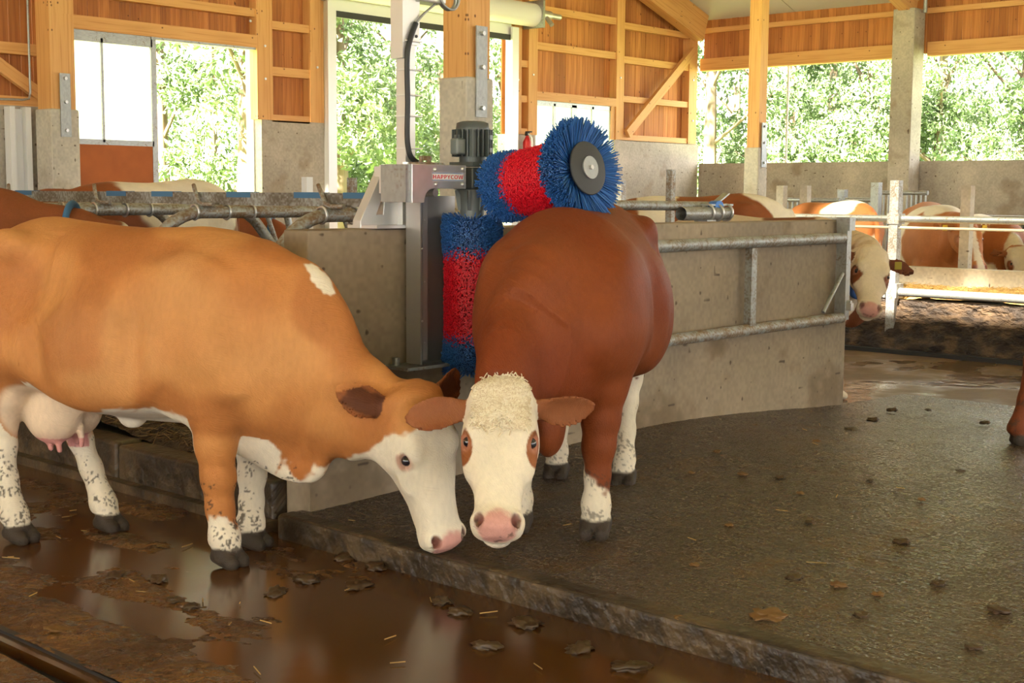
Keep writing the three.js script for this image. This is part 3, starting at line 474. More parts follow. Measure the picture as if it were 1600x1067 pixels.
  const ps = new THREE.Shape(); ps.moveTo(zt, yL); ps.lineTo(zt, yT); ps.lineTo(ze, yT); ps.lineTo(ze, yB); ps.lineTo(zc - .06, yB); ps.quadraticCurveTo(zc - .005, yB - .005, zc, yL); ps.closePath();
  const pg = (x) => new THREE.ExtrudeGeometry(ps, { depth: .008, bevelEnabled: true, bevelSize: .002, bevelThickness: .002, bevelSegments: 2 }).rotateY(-Math.PI / 2).translate(x + .008, 0, 0);
  const arm = mesh('arm_plate', pg(ax - .008), bright, m); mesh('arm_plate', pg(ax - .165), bright, m);
  mesh('arm_spacer', [bb(ax - .16, ax - .008, yT - .018, yT - .004, ze, zt), bb(ax - .17, ax - .01, yL, yT, zt - .002, zt + .03), rod(V(ax - .16, yB - .02, zc - .075), V(ax, yB - .02, zc - .075), .018, 12)], M.galv, arm);
  mesh('hinge_block', [bb(-4.52, -4.40, 1.5, yT, zt - .14, zt - .02), bb(-4.62, -4.5, yT - .05, yT - .005, zt - .2, zt - .08), rod(V(-4.38, 1.5, zt - .05), V(-4.38, yT + .012, zt - .05), .02)], M.alu, m);
  for (const [px, py] of [[679, 265], [722, 264], [680, 288], [722, 288]]) { const p = P(px, py, ax); mesh('bolt_head', new THREE.SphereGeometry(.0105, 14, 8, 0, 6.3, 0, 1.57).rotateZ(-Math.PI / 2), M.steel, arm, [ax + .003, p.y, p.z]); }
  { // lettering sticker: printed canvas on the plate
    const cv = document.createElement('canvas'); cv.width = 512; cv.height = 160; const c = cv.getContext('2d');
    c.fillStyle = '#e4e3df'; c.fillRect(0, 0, 512, 160); c.fillStyle = '#2a5ca0'; c.fillRect(0, 8, 512, 13); c.fillRect(0, 139, 512, 13);
    c.fillStyle = '#cf1533'; c.font = 'bold 100px sans-serif'; c.textAlign = 'center'; c.textBaseline = 'middle';
    const w = c.measureText('HAPPYCOW').width; c.save(); c.translate(256, 84); c.scale(500 / w, 1); c.fillText('HAPPYCOW', 0, 0); c.restore();
    const t = new THREE.CanvasTexture(cv); t.colorSpace = THREE.SRGBColorSpace;
    const l = P(674.5, 276, ax), r = P(723.5, 276, ax), u = P(700, 269.5, ax), d = P(700, 283, ax), w2 = l.z - r.z, h2 = u.y - d.y;
    const st = mesh('sticker', new THREE.PlaneGeometry(w2, h2), std({ map: t, roughness: .4 }), arm, [ax + .0035, (u.y + d.y) / 2, (l.z + r.z) / 2], [0, Math.PI / 2, 0]); st.userData.label = 'printed name in red capitals between two blue lines';
  }
  mesh('top_fittings', [bb(ax - .08, ax - .02, yT, yT + .012, zt - .22, zt - .06), rod(V(ax - .05, yT, zt - .1), V(ax - .05, yT + .035, zt - .1), .008), rod(V(ax - .05, yT, zt - .15), V(ax - .05, yT + .03, zt - .15), .01), bx(.03, .02, .05, ax - .05, yT + .03, zt - .13)], M.galvRust, m);
  // gearbox and motor
  const gx = -4.36, gz = P(738, 250, gx).z, g0 = P(738, 243, gx).y, gy = (py) => P(738, py, gx).y;
  const R = (px) => px / 2112 * 6.1;
  mesh('gearbox', [new RoundedBoxGeometry(.135, gy(262) - gy(296), .135, 2, .01).translate(gx + .0, (gy(262) + gy(296)) / 2, gz), bx(.15, .02, .15, gx, gy(257), gz)], cast, m);
  const hs = [[.075, gy(296)], [.062, gy(305)], [.055, gy(338)], [.062, gy(340)], [.062, gy(346)], [.05, gy(347)], [.05, gy(352)], [0, gy(352)]].map(([a, b]) => new THREE.Vector2(a, b));
  mesh('gear_neck', [new THREE.LatheGeometry(hs, 28).translate(gx, 0, gz), ...[0, 1, 2, 3, 4, 5].map((k) => { const a = k * 1.047; return bar(V(gx + .072 * Math.cos(a), gy(297), gz + .072 * Math.sin(a)), V(gx + .056 * Math.cos(a), gy(328), gz + .056 * Math.sin(a)), .012, .022); })], castL, m);
  const mo = mesh('motor', [new THREE.CylinderGeometry(.068, .068, gy(205) - gy(243), 30).translate(gx, (gy(205) + gy(243)) / 2, gz), rod(V(gx, gy(255), gz), V(gx, gy(242), gz), .062, 28), new THREE.LatheGeometry([[.075, 0], [.078, .012], [.074, .04], [.05, .048], [0, .05]].map((q) => new THREE.Vector2(...q)), 28).translate(gx, gy(206), gz)], cast, m);
  for (let k = 0; k < 24; k++) { const a = k / 24 * 6.283, l = (k % 6 === 0) ? .034 : .026; mesh('cooling_fin', [bx(l, gy(203) - gy(245), .005, .07 + l / 2, (gy(203) + gy(245)) / 2, 0)].map((g) => g.rotateY(a).translate(gx, 0, gz))[0], cast, mo); }
  for (const a of [.3, 1.2, 2.1, 3.4, 4.6]) mesh('fin_clip', [bx(.012, .02, .03, .092, 0, 0).rotateY(a).translate(gx, gy(215), gz), bx(.012, .02, .03, .092, 0, 0).rotateY(a).translate(gx, gy(235), gz)], castL, mo);
  mesh('terminal_box', new RoundedBoxGeometry(.05, .075, .06, 2, .01), castL, mo, [gx + .01, gy(230), gz + .105]);
  // brushes
  const blue = std({ color: C(.028, .135, .42), roughness: .5 }), red = std({ color: C(.72, .006, .024), roughness: .5 });
  const tuftGeo = (n, sp) => { const l = []; for (let k = 0; k < n; k++) { const a = k * 2.4, q = sp * Math.sqrt((k + .4) / n), c = new THREE.CylinderGeometry(.0026, .003, 1, 5, 1, true); c.translate(0, .5, 0); const e = new THREE.CircleGeometry(.0026, 5).rotateX(-Math.PI / 2).translate(0, 1, 0); for (const g of [c, e]) { g.applyMatrix4(new THREE.Matrix4().makeRotationFromEuler(new THREE.Euler(q * Math.sin(a), 0, q * Math.cos(a)))); l.push(g); } } return merge(l); };
  // axis along local +y, profile(t) gives the bristle tip radius, colour(t) which bundle
  function roller(name, len, core, profile, isRed, rows, around, lean, label) {
    const g = new THREE.Group(); g.name = name; m.add(g);
    mesh('core', new THREE.CylinderGeometry(core, core, len, 24), M.black, g, [0, len / 2, 0]);
    const list = { r: [], b: [] }, q = new THREE.Object3D();
    for (let i = 0; i < rows; i++) for (let k = 0; k < around; k++) {
      const t = (i + .5) / rows, a = (k + (i % 2) * .5) / around * 6.283 + rr(-.03, .03) + (i > rows * .84 ? .07 * Math.sin(34 * (k + (i % 2) * .5) / around * 6.283) : 0), red_ = isRed(t), tip = profile(t) * rr(.975, 1.015) * (red_ ? 1 : rr(.95, 1.03));
      const ln = lean(t) + rr(-.025, .025), L = (tip - core) / Math.cos(ln);
      const dir = V(Math.cos(a) * Math.cos(ln), Math.sin(ln), Math.sin(a) * Math.cos(ln));
      q.position.set(Math.cos(a) * core, t * len, Math.sin(a) * core); q.quaternion.setFromUnitVectors(V(0, 1, 0), dir); q.rotateY(rr(0, 6.28)); q.scale.set(1, L, 1); q.scale.x = q.scale.z = red_ ? 1.25 : 1; q.updateMatrix();
      list[red_ ? 'r' : 'b'].push(q.matrix.clone());
    }
    for (const [k, mt, nm, sp] of [['r', red, 'red_bristles', .035], ['b', blue, 'blue_bristles', .05]]) {
      if (!list[k].length) continue; const im = new THREE.InstancedMesh(tuftGeo(k === 'r' ? 6 : 7, sp), mt, list[k].length); list[k].forEach((x, i) => { im.setMatrixAt(i, x); im.setColorAt(i, C(1, 1, 1).multiplyScalar(rr(.72, 1.15))); });
      im.name = nm; im.userData.kind = 'stuff'; add(im, g);
    }
    return g;
  }
  // upper roller: axis along +x from the gearbox
  const dz = gz - .02, dc = onZ(921, 262, dz), da = onZ(790, 293, dz), ax3 = dc.clone().sub(da), len = ax3.length() - .06;
  const prof = (t) => .145 + .078 * Math.pow(sm(.8, 1, t), 1.1) + .014 * sm(.3, 0, t);
  const up = roller('upper_roller', len, .05, prof, (t) => t > .22 && t < .86, 64, 66, (t) => .05 * (t - .5) + .2 * sm(.84, 1, t) - .04 * sm(.2, 0, t));
  up.position.copy(da); up.quaternion.setFromUnitVectors(V(0, 1, 0), ax3.clone().normalize());
  mesh('shaft', new THREE.CylinderGeometry(.02, .02, .16, 14), castL, up, [0, -.06, 0]);
  mesh('end_disc', new THREE.LatheGeometry([[0, -.006], [.115, -.006], [.118, 0], [.115, .006], [.05, .012], [0, .012]].map((q) => new THREE.Vector2(...q)), 40), std({ color: C(.035, .037, .036), roughness: .55 }), up, [0, len + .05, 0]);
  const hub = mesh('hub_plate', new THREE.CylinderGeometry(.05, .05, .01, 30), M.plate, up, [0, len + .064, 0]); mesh('hub_bolt', new THREE.CylinderGeometry(.011, .011, .012, 6), M.steel, up, [0, len + .072, 0]);
  // lower roller: hangs upright under the gear neck
  const lt = gy(351), lb = P(738, 571, gx).y;
  const lo = roller('lower_roller', lt - lb, .035, (t) => .128 + .012 * sm(.7, 1, t) + .008 * sm(.25, 0, t), (t) => t > .2 && t < .8, 76, 58, (t) => .02 + .12 * sm(.85, 1, t) - .1 * sm(.15, 0, t));
  lo.position.set(gx, lb, gz);
}
// ---------------------------------------------------------------- animals: one continuous skin meshed from a distance field
const smin = (a, b, k) => { const h = Math.max(k - Math.abs(a - b), 0) / k; return Math.min(a, b) - h * h * k * .25; };
function cone(a, b, ra, rb, k = .05) {
  const [ax, ay, az] = a, dx = b[0] - ax, dy = b[1] - ay, dz = b[2] - az, L = dx * dx + dy * dy + dz * dz + 1e-9;
  return { k, c: [ax + dx / 2, ay + dy / 2, az + dz / 2], r: Math.sqrt(L) / 2 + Math.max(ra, rb), f(x, y, z) { const px = x - ax, py = y - ay, pz = z - az, t = Math.min(1, Math.max(0, (px * dx + py * dy + pz * dz) / L)); return Math.hypot(px - dx * t, py - dy * t, pz - dz * t) - (ra + (rb - ra) * t); } };
}
// ellipsoid with its own axes (u, v, w unit vectors)
function ell(c, r, k = .05, ax) {
  const [rx, ry, rz] = r, u = ax ? ax[0] : [1, 0, 0], v = ax ? ax[1] : [0, 1, 0], w = ax ? ax[2] : [0, 0, 1];
  return { k, c, r: Math.max(rx, ry, rz), f(x, y, z) { const px = x - c[0], py = y - c[1], pz = z - c[2], a = (px * u[0] + py * u[1] + pz * u[2]) / rx, b = (px * v[0] + py * v[1] + pz * v[2]) / ry, e = (px * w[0] + py * w[1] + pz * w[2]) / rz; const k0 = Math.hypot(a, b, e), k1 = Math.hypot(a / rx, b / ry, e / rz); return k1 < 1e-6 ? -Math.min(rx, ry, rz) : k0 * (k0 - 1) / k1; } };
}
// loft: stations {c, u (up), v (side), t (extent up), b (extent down), w (half width), p (squareness), q (cup)}
function loft(st, k = .06, sub = 4, ortho = false) {
  const S = [], cr = (a, b, c, d, t) => .5 * (2 * b + (c - a) * t + (2 * a - 5 * b + 4 * c - d) * t * t + (3 * b - a - 3 * c + d) * t * t * t);
  const key = (s) => [...s.c, ...s.u, ...s.v, s.t, s.b, s.w, s.p ?? 2.2, s.q ?? 0];
  const Q = st.map(key), n = Q.length;
  for (let i = 0; i < n - 1; i++) for (let j = 0; j < sub; j++) { const t = j / sub, A = Q[Math.max(0, i - 1)], B = Q[i], Cc = Q[i + 1], D = Q[Math.min(n - 1, i + 2)]; S.push(B.map((_, m) => cr(A[m], B[m], Cc[m], D[m], t))); }
  S.push(Q[n - 1]);
  if (ortho) S.forEach((s, i) => { const a = S[Math.max(0, i - 1)], b = S[Math.min(S.length - 1, i + 1)], t = v3.norm([b[0] - a[0], b[1] - a[1], b[2] - a[2]]); for (const o of [3, 6]) { const k = s[o] * t[0] + s[o + 1] * t[1] + s[o + 2] * t[2]; for (let m = 0; m < 3; m++) s[o + m] -= k * t[m]; } });
  for (const s of S) { for (const o of [3, 6]) { const l = Math.hypot(s[o], s[o + 1], s[o + 2]); s[o] /= l; s[o + 1] /= l; s[o + 2] /= l; } for (const o of [9, 10, 11]) s[o] = Math.max(.004, s[o]); }
  const N = S.length - 1, seg = []; let c = [0, 0, 0], R = 0;
  for (let i = 0; i < N; i++) { const a = S[i], b = S[i + 1], d = [b[0] - a[0], b[1] - a[1], b[2] - a[2]]; seg.push([d, d[0] * d[0] + d[1] * d[1] + d[2] * d[2] + 1e-9]); }
  for (const s of S) for (let m = 0; m < 3; m++) c[m] += s[m] / S.length;
  for (const s of S) R = Math.max(R, Math.hypot(s[0] - c[0], s[1] - c[1], s[2] - c[2]) + Math.max(s[9], s[10], s[11]));
  const tmp = new Array(14);
  return { k, c, r: R, f(x, y, z) {
    let bi = 0, bt = 0, bd = 1e9, braw = 0;
    for (let i = 0; i < N; i++) { const a = S[i], [d, L] = seg[i], px = x - a[0], py = y - a[1], pz = z - a[2], raw = (px * d[0] + py * d[1] + pz * d[2]) / L, t = raw < 0 ? 0 : raw > 1 ? 1 : raw; const ex = px - d[0] * t, ey = py - d[1] * t, ez = pz - d[2] * t, e = ex * ex + ey * ey + ez * ez; if (e < bd) { bd = e; bi = i; bt = t; braw = raw; } }
    const a = S[bi], b = S[bi + 1]; for (let m = 0; m < 14; m++) tmp[m] = a[m] + (b[m] - a[m]) * bt;
    const px = x - tmp[0], py = y - tmp[1], pz = z - tmp[2]; let u = px * tmp[3] + py * tmp[4] + pz * tmp[5]; const v = px * tmp[6] + py * tmp[7] + pz * tmp[8];
    u -= tmp[13] * v * v * 0; const hu = u > 0 ? tmp[9] : tmp[10], p = tmp[12]; let w = v; if (tmp[13]) { w = v; u = u; }
    const uu = Math.abs(u) / hu, vv = Math.abs(w - (tmp[13] ? tmp[13] * u * u : 0)) / tmp[11], q = Math.pow(Math.pow(uu, p) + Math.pow(vv, p), 1 / p) + 1e-6, r = Math.hypot(u, v);
    let dr = q < .3 ? -.7 * Math.min(hu, tmp[11]) : r * (1 - 1 / q); dr = Math.max(dr, -Math.min(hu, tmp[11]));
    let ax = 0; if ((bi === 0 && braw < 0) || (bi === N - 1 && braw > 1)) { const [d, L] = seg[bi]; ax = (braw < 0 ? -braw : braw - 1) * Math.sqrt(L); }
    return ax > 0 ? (dr > 0 ? Math.hypot(dr, ax) : Math.max(dr, ax)) : dr;
  } };
}
function fieldOf(prims, subs, extra) {
  return (x, y, z) => {
    let d = 1e3;
    for (const p of prims) { const lb = Math.hypot(x - p.c[0], y - p.c[1], z - p.c[2]) - p.r; if (lb > d + p.k) continue; if (d > 900 && lb > .6) { d = Math.min(d, lb + .2); continue; } d = smin(d, p.f(x, y, z), p.k); }
    if (d < .08) for (const p of subs) { const lb = Math.hypot(x - p.c[0], y - p.c[1], z - p.c[2]) - p.r; if (lb > .05) continue; d = -smin(-d, p.f(x, y, z), p.k); }
    if (extra && Math.abs(d) < .1) d += extra(x, y, z);
    return d;
  };
}
function surfaceNets(f, lo, hi, h) {
  const B = 6, n = lo.map((v, i) => Math.ceil((hi[i] - v) / h / B) * B + 1), [nx, ny, nz] = n, val = new Float32Array(nx * ny * nz).fill(1), done = new Uint8Array(nx * ny * nz), id = (i, j, k) => (k * ny + j) * nx + i, act = [];
  const lim = B * h * .87 * 1.25 + .008, cx = (nx - 1) / B + 1, cy = (ny - 1) / B + 1, cz = (nz - 1) / B + 1, co = new Float32Array(cx * cy * cz);
  for (let k = 0; k < cz; k++) for (let j = 0; j < cy; j++) for (let i = 0; i < cx; i++) co[(k * cy + j) * cx + i] = f(lo[0] + i * B * h, lo[1] + j * B * h, lo[2] + k * B * h);
  for (let k = 0; k < nz - 1; k += B) for (let j = 0; j < ny - 1; j += B) for (let i = 0; i < nx - 1; i += B) {
    let neg = 0, mn = 9; for (let q = 0; q < 8; q++) { const d = co[((k / B + (q >> 2)) * cy + j / B + ((q >> 1) & 1)) * cx + i / B + (q & 1)]; if (d < 0) neg++; mn = Math.min(mn, Math.abs(d)); }
    let d = neg ? -1 : 1, on = neg > 0 && neg < 8; if (!on && mn < lim * 2.5) { d = f(lo[0] + (i + B / 2) * h, lo[1] + (j + B / 2) * h, lo[2] + (k + B / 2) * h); on = Math.abs(d) < lim; } if (on) act.push([i, j, k]);
    for (let c = 0; c <= B; c++) for (let b = 0; b <= B; b++) for (let a = 0; a <= B; a++) { const q = id(i + a, j + b, k + c); if (done[q] === 2) continue; if (on) { val[q] = f(lo[0] + (i + a) * h, lo[1] + (j + b) * h, lo[2] + (k + c) * h); done[q] = 2; } else if (!done[q]) { val[q] = d; done[q] = 1; } }
  }
  const map = new Int32Array(nx * ny * nz).fill(-1), pos = [], idx = [];
  const off = [[0, 0, 0], [1, 0, 0], [0, 1, 0], [1, 1, 0], [0, 0, 1], [1, 0, 1], [0, 1, 1], [1, 1, 1]], edges = [[0, 1], [2, 3], [4, 5], [6, 7], [0, 2], [1, 3], [4, 6], [5, 7], [0, 4], [1, 5], [2, 6], [3, 7]];
  const v = new Float64Array(8);
  for (const [bi, bj, bk] of act) for (let c = 0; c < B; c++) for (let b = 0; b < B; b++) for (let a = 0; a < B; a++) {
    const i = bi + a, j = bj + b, k = bk + c; let m = 0; for (let q = 0; q < 8; q++) { v[q] = val[id(i + off[q][0], j + off[q][1], k + off[q][2])]; if (v[q] < 0) m |= 1 << q; }
    if (m === 0 || m === 255) continue; let sx = 0, sy = 0, sz = 0, cnt = 0;
    for (const [p, q] of edges) { if ((v[p] < 0) === (v[q] < 0)) continue; const t = v[p] / (v[p] - v[q]), P = off[p], Q = off[q]; sx += P[0] + (Q[0] - P[0]) * t; sy += P[1] + (Q[1] - P[1]) * t; sz += P[2] + (Q[2] - P[2]) * t; cnt++; }
    map[id(i, j, k)] = pos.length / 3; pos.push(lo[0] + (i + sx / cnt) * h, lo[1] + (j + sy / cnt) * h, lo[2] + (k + sz / cnt) * h);
  }
  const quad = (a, b, c, d, flip) => { if (a < 0 || b < 0 || c < 0 || d < 0) return; flip ? idx.push(a, c, b, a, d, c) : idx.push(a, b, c, a, c, d); };
  for (const [bi, bj, bk] of act) for (let c = 0; c < B; c++) for (let b = 0; b < B; b++) for (let a = 0; a < B; a++) {
    const i = bi + a, j = bj + b, k = bk + c, s0 = val[id(i, j, k)] < 0;
    if (j && k && s0 !== (val[id(i + 1, j, k)] < 0)) quad(map[id(i, j - 1, k - 1)], map[id(i, j, k - 1)], map[id(i, j, k)], map[id(i, j - 1, k)], !s0);
    if (i && k && s0 !== (val[id(i, j + 1, k)] < 0)) quad(map[id(i - 1, j, k - 1)], map[id(i, j, k - 1)], map[id(i, j, k)], map[id(i - 1, j, k)], s0);
    if (i && j && s0 !== (val[id(i, j, k + 1)] < 0)) quad(map[id(i - 1, j - 1, k)], map[id(i, j - 1, k)], map[id(i, j, k)], map[id(i - 1, j, k)], !s0);
  }
  const g = new THREE.BufferGeometry(); g.setAttribute('position', new THREE.BufferAttribute(new Float32Array(pos), 3)); g.setIndex(idx); g.computeVertexNormals(); return g;
}
const furBump = tex(512, 512, (u, v) => .5 * tn(u, v, 150, 60, 801) + .35 * tn(u, v, 250, 90, 803) + .2 * tn(u, v, 30, 22, 807), [.28, .28], false);
const hide = new THREE.MeshPhysicalMaterial({ vertexColors: true, roughness: .6, specularIntensity: .45, bumpMap: furBump, bumpScale: .0022 });
const eyeMat = new THREE.MeshPhysicalMaterial({ color: C(.012, .012, .02), roughness: .08, clearcoat: 1 });
const tagMat = std({ color: C(.8, .52, .02), roughness: .45 });
const v3 = { add: (a, b, s = 1) => [a[0] + b[0] * s, a[1] + b[1] * s, a[2] + b[2] * s], sub: (a, b) => [a[0] - b[0], a[1] - b[1], a[2] - b[2]], dot: (a, b) => a[0] * b[0] + a[1] * b[1] + a[2] * b[2], cross: (a, b) => [a[1] * b[2] - a[2] * b[1], a[2] * b[0] - a[0] * b[2], a[0] * b[1] - a[1] * b[0]], norm: (a) => { const l = Math.hypot(...a); return a.map((x) => x / l); } };

// standard trunk, x forward, y up: x, top, bottom, half width
const TRUNK = [[-.9, 1.20, .92, .10], [-.82, 1.31, .80, .19], [-.68, 1.375, .72, .26], [-.5, 1.405, .66, .29], [-.3, 1.39, .61, .325], [-.1, 1.37, .565, .355], [.1, 1.37, .57, .35], [.3, 1.375, .59, .31], [.45, 1.355, .58, .28], [.58, 1.31, .53, .25], [.70, 1.2, .52, .20], [.80, 1.03, .58, .12]];
const trunkLoft = (T = TRUNK, y = .87) => loft(T.map(([x, t, b, w]) => ({ c: [x, y, 0], u: [0, 1, 0], v: [0, 0, 1], t: Math.max(.02, t - y), b: Math.max(.02, y - b), w, p: 2.2 })), .08);
function headFrame(h) { // h: poll position p, direction d to the muzzle, face normal n, scale s
  const a = v3.norm(h.d), s0 = v3.norm(v3.cross(a, h.n)), n = v3.norm(v3.cross(s0, a)), S = h.s ?? 1; // side axis s0
  const P = (x, y, z) => [0, 1, 2].map((i) => h.p[i] + S * (a[i] * x + n[i] * y + s0[i] * z));
  const inv = (p) => { const q = v3.sub(p, h.p); return [v3.dot(q, a) / S, v3.dot(q, n) / S, v3.dot(q, s0) / S]; };
  return { a, n, s: s0, S, P, inv, ax: [a, n, s0] };
}
const HEAD = [[-.07, .02, .03, .05], [-.04, .06, .08, .098], [0, .08, .11, .12], [.08, .093, .15, .13], [.16, .094, .175, .136], [.23, .085, .168, .128], [.31, .074, .132, .106], [.39, .066, .1, .087], [.46, .064, .08, .084], [.51, .064, .072, .092], [.55, .052, .064, .086], [.578, .02, .03, .05]];
function headPrims(F, h) {
  const S = F.S, P = F.P, pr = [], sb = []; F.earPrims = [];
  pr.push(loft(HEAD.map(([x, t, b, w]) => ({ c: P(x, 0, 0), u: F.n, v: F.s, t: t * S, b: b * S, w: w * S, p: 2.35 })), .07));
  pr.push(ell(P(-.015, .035, 0), [.05 * S, .05 * S, .1 * S], .05, F.ax));
  pr.push(cone(P(.2, -.125, 0), P(.515, -.075, 0), .05 * S, .04 * S, .02)); // lower jaw
  pr.push(ell(P(.53, .03, 0), [.045 * S, .038 * S, .07 * S], .03, F.ax)); // nose pad
  pr.push(ell(P(.525, -.07, 0), [.045 * S, .03 * S, .055 * S], .012, F.ax)); // lower lip
  for (const z of [-1, 1]) {
    pr.push(ell(P(.165, .066, z * .088), [.055 * S, .03 * S, .034 * S], .035, F.ax)); // brow
    pr.push(ell(P(.13, -.08, z * .092), [.1 * S, .075 * S, .042 * S], .05, F.ax)); // jaw muscle
    pr.push(ell(P(.25, -.005, z * .105), [.08 * S, .02 * S, .022 * S], .04, F.ax)); // cheek bone
    pr.push(ell(P(.525, .028, z * .062), [.03 * S, .034 * S, .03 * S], .02, F.ax)); // nostril wing
    sb.push(ell(P(.535, .04, z * .064), [.017 * S, .03 * S, .012 * S], .012, [F.a, v3.norm(v3.add(F.n, F.s, -z * .5)), v3.norm(v3.add(F.s, F.n, z * .5))]), ell(P(.522, .055, z * .07), [.016 * S, .014 * S, .012 * S], .01, F.ax));
    const en = v3.norm(v3.add(F.n, F.s, z * 1.5)), eb = v3.norm(v3.cross(en, F.a));
    sb.push(ell(v3.add(P(.205, .04, z * .118), en, .012 * S), [.027 * S, .017 * S, .02 * S], .014, [F.a, eb, en])); // eye socket
    const lid = (x, o, r) => v3.add(v3.add(P(x, .04, z * .118), eb, z * o * S), en, r * S);
    pr.push(cone(lid(.178, -.017, .006), lid(.232, -.014, .003), .009 * S, .007 * S, .014)); // lids
    pr.push(cone(lid(.182, .016, .004), lid(.23, .012, .002), .007 * S, .006 * S, .014));
    // ear
    const e = (h.ears ?? {})[z] ?? {}, out = v3.norm([0, 1, 2].map((i) => F.s[i] * z * (e.o ?? 1) + F.a[i] * (e.a ?? .12) + F.n[i] * (e.n ?? -.15))), open = v3.norm([0, 1, 2].map((i) => F.n[i] * (e.on ?? .7) + F.a[i] * (e.oa ?? .75) + F.s[i] * z * (e.os ?? 0)));
    const hv = v3.norm(v3.cross(out, open)), ov = v3.norm(v3.cross(hv, out)), L = (e.l ?? .235) * S, b = P(.015, -.015, z * .105);
    const es = [[0, .03, .028], [.12, .038, .022], [.3, .055, .013], [.5, .066, .010], [.7, .062, .009], [.87, .042, .008], [1, .012, .006]];
    pr.push(loft(es.map(([t, hh, w]) => ({ c: v3.add(v3.add(b, out, L * t), ov, -(e.dr ?? 0) * t * t), u: hv, v: ov, t: hh * S, b: hh * S, w: w * S, p: 2, q: t > .15 ? 7 : 0 })), .02, 3)); const ep = pr[pr.length - 1]; ep.loc = (q) => { const d = v3.sub(q, b); return [v3.dot(d, out) / L, v3.dot(d, hv) / (.066 * S), ov]; }; F.earPrims.push(ep);
  }
  return [pr, sb];
}
// leg: list of [x, y, z, r]; ends in a cloven hoof whose toe points along toe
function legPrims(j, toe = [1, 0], gy = 0, hs = 1) {
  const pr = []; for (let i = 0; i < j.length - 1; i++) pr.push(cone(j[i].slice(0, 3), j[i + 1].slice(0, 3), j[i][3], j[i + 1][3], i === 0 ? .09 : .035));
  const e = j[j.length - 1], [tx, tz] = toe, sx = -tz, sz = tx;
  for (const s of [-1, 1]) {
    const o = .031 * hs * s, b = [e[0] - tx * .012 + sx * o, gy + .062 * hs, e[2] - tz * .012 + sz * o], t = [e[0] + tx * .05 * hs + sx * o, gy + .028 * hs, e[2] + tz * .05 * hs + sz * o];
    const c = cone(b, t, .033 * hs, .027 * hs, .012), f0 = c.f; c.f = (x, y, z) => Math.max(f0(x, y, z), gy - y); pr.push(c);
    const hl = cone([e[0] - tx * .03 + sx * o, gy + .045 * hs, e[2] - tz * .03 + sz * o], [e[0] + tx * .05 + sx * o, gy + .02, e[2] + tz * .05 + sz * o], .03 * hs, .027 * hs, .008), f1 = hl.f; hl.f = (x, y, z) => Math.max(f1(x, y, z), gy - y); pr.push(hl);
    pr.push(ell([e[0] - tx * .06 + sx * o * .8, gy + .105 * hs, e[2] - tz * .06 + sz * o * .8], [.016, .02, .014], .02)); // dew claw
  }
  return pr;
}
// ear colour: shade of the cup painted in for depth, within an outer rim
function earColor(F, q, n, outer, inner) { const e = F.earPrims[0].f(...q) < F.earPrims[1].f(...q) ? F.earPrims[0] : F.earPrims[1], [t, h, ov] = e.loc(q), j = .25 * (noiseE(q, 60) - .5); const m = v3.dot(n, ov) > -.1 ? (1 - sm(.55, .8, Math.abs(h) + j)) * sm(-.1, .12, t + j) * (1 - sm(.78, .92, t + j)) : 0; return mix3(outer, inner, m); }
const noiseE = (p, f, s = 0) => noise3(p[0] * f + s, p[1] * f + s * 1.7, p[2] * f - s);
function makeCow(o) {
  const root = thing(o.name ?? 'cow', o.label, 'cow', [o.at[0], o.y ?? 0, o.at[1]], Math.atan2(-o.fwd[1], o.fwd[0]), o.group);
  const F = o.F = o.head ? headFrame(o.head) : null; let prims = [trunkLoft(o.trunk, o.axis)], subs = [];
  if (o.neck) prims.push(loft(o.neck.map((s) => ({ c: [s[0], s[1], s[2] ?? 0], u: [s[3], s[4], s[9] ?? 0], v: s[8] ?? [0, 0, 1], t: s[5], b: s[6], w: s[7], p: 2 })), o.nk ?? .1, 5, true));
  if (F) { const [a, b] = headPrims(F, o.head); prims.push(...a); subs.push(...b); }
  for (const l of o.legs ?? []) prims.push(...legPrims(l.j, l.toe, l.gy ?? 0, l.hs ?? 1));
  for (const p of o.extra ?? []) prims.push(p); for (const p of o.sub ?? []) subs.push(p);
  const f = fieldOf(prims, subs, o.wrinkle), lo = o.lo ?? [-1.15, -.02, -.55], hi = o.hi ?? [1.75, 1.6, .55];
  const g = surfaceNets(f, lo, hi, o.cell), p = g.attributes.position, nn = g.attributes.normal, col = new Float32Array(p.count * 3), uv = new Float32Array(p.count * 2);
  for (let i = 0; i < p.count; i++) { const q = [p.getX(i), p.getY(i), p.getZ(i)], c = o.color(q, F ? [...F.inv(q), Math.min(F.earPrims[0].f(...q), F.earPrims[1].f(...q))] : [-9, 0, 0, 9], [nn.getX(i), nn.getY(i), nn.getZ(i)]); col.set(c, i * 3); uv[i * 2] = (q[0] + q[2]) * .8; uv[i * 2 + 1] = q[1] + .3 * q[0]; }
  g.setAttribute('color', new THREE.BufferAttribute(col, 3)); g.setAttribute('uv', new THREE.BufferAttribute(uv, 2));
  const body = mesh('body', g, hide, root);
  if (F && o.eyes !== false) for (const z of [-1, 1]) { const c = F.P(.205, .041, z * .111); mesh('eye', new THREE.SphereGeometry(.021 * F.S, 20, 14), eyeMat, root, c); }
  root.userData.F = undefined; o.f = f; o.F = F; o.root = root; console.log(o.label, p.count); return root;
}
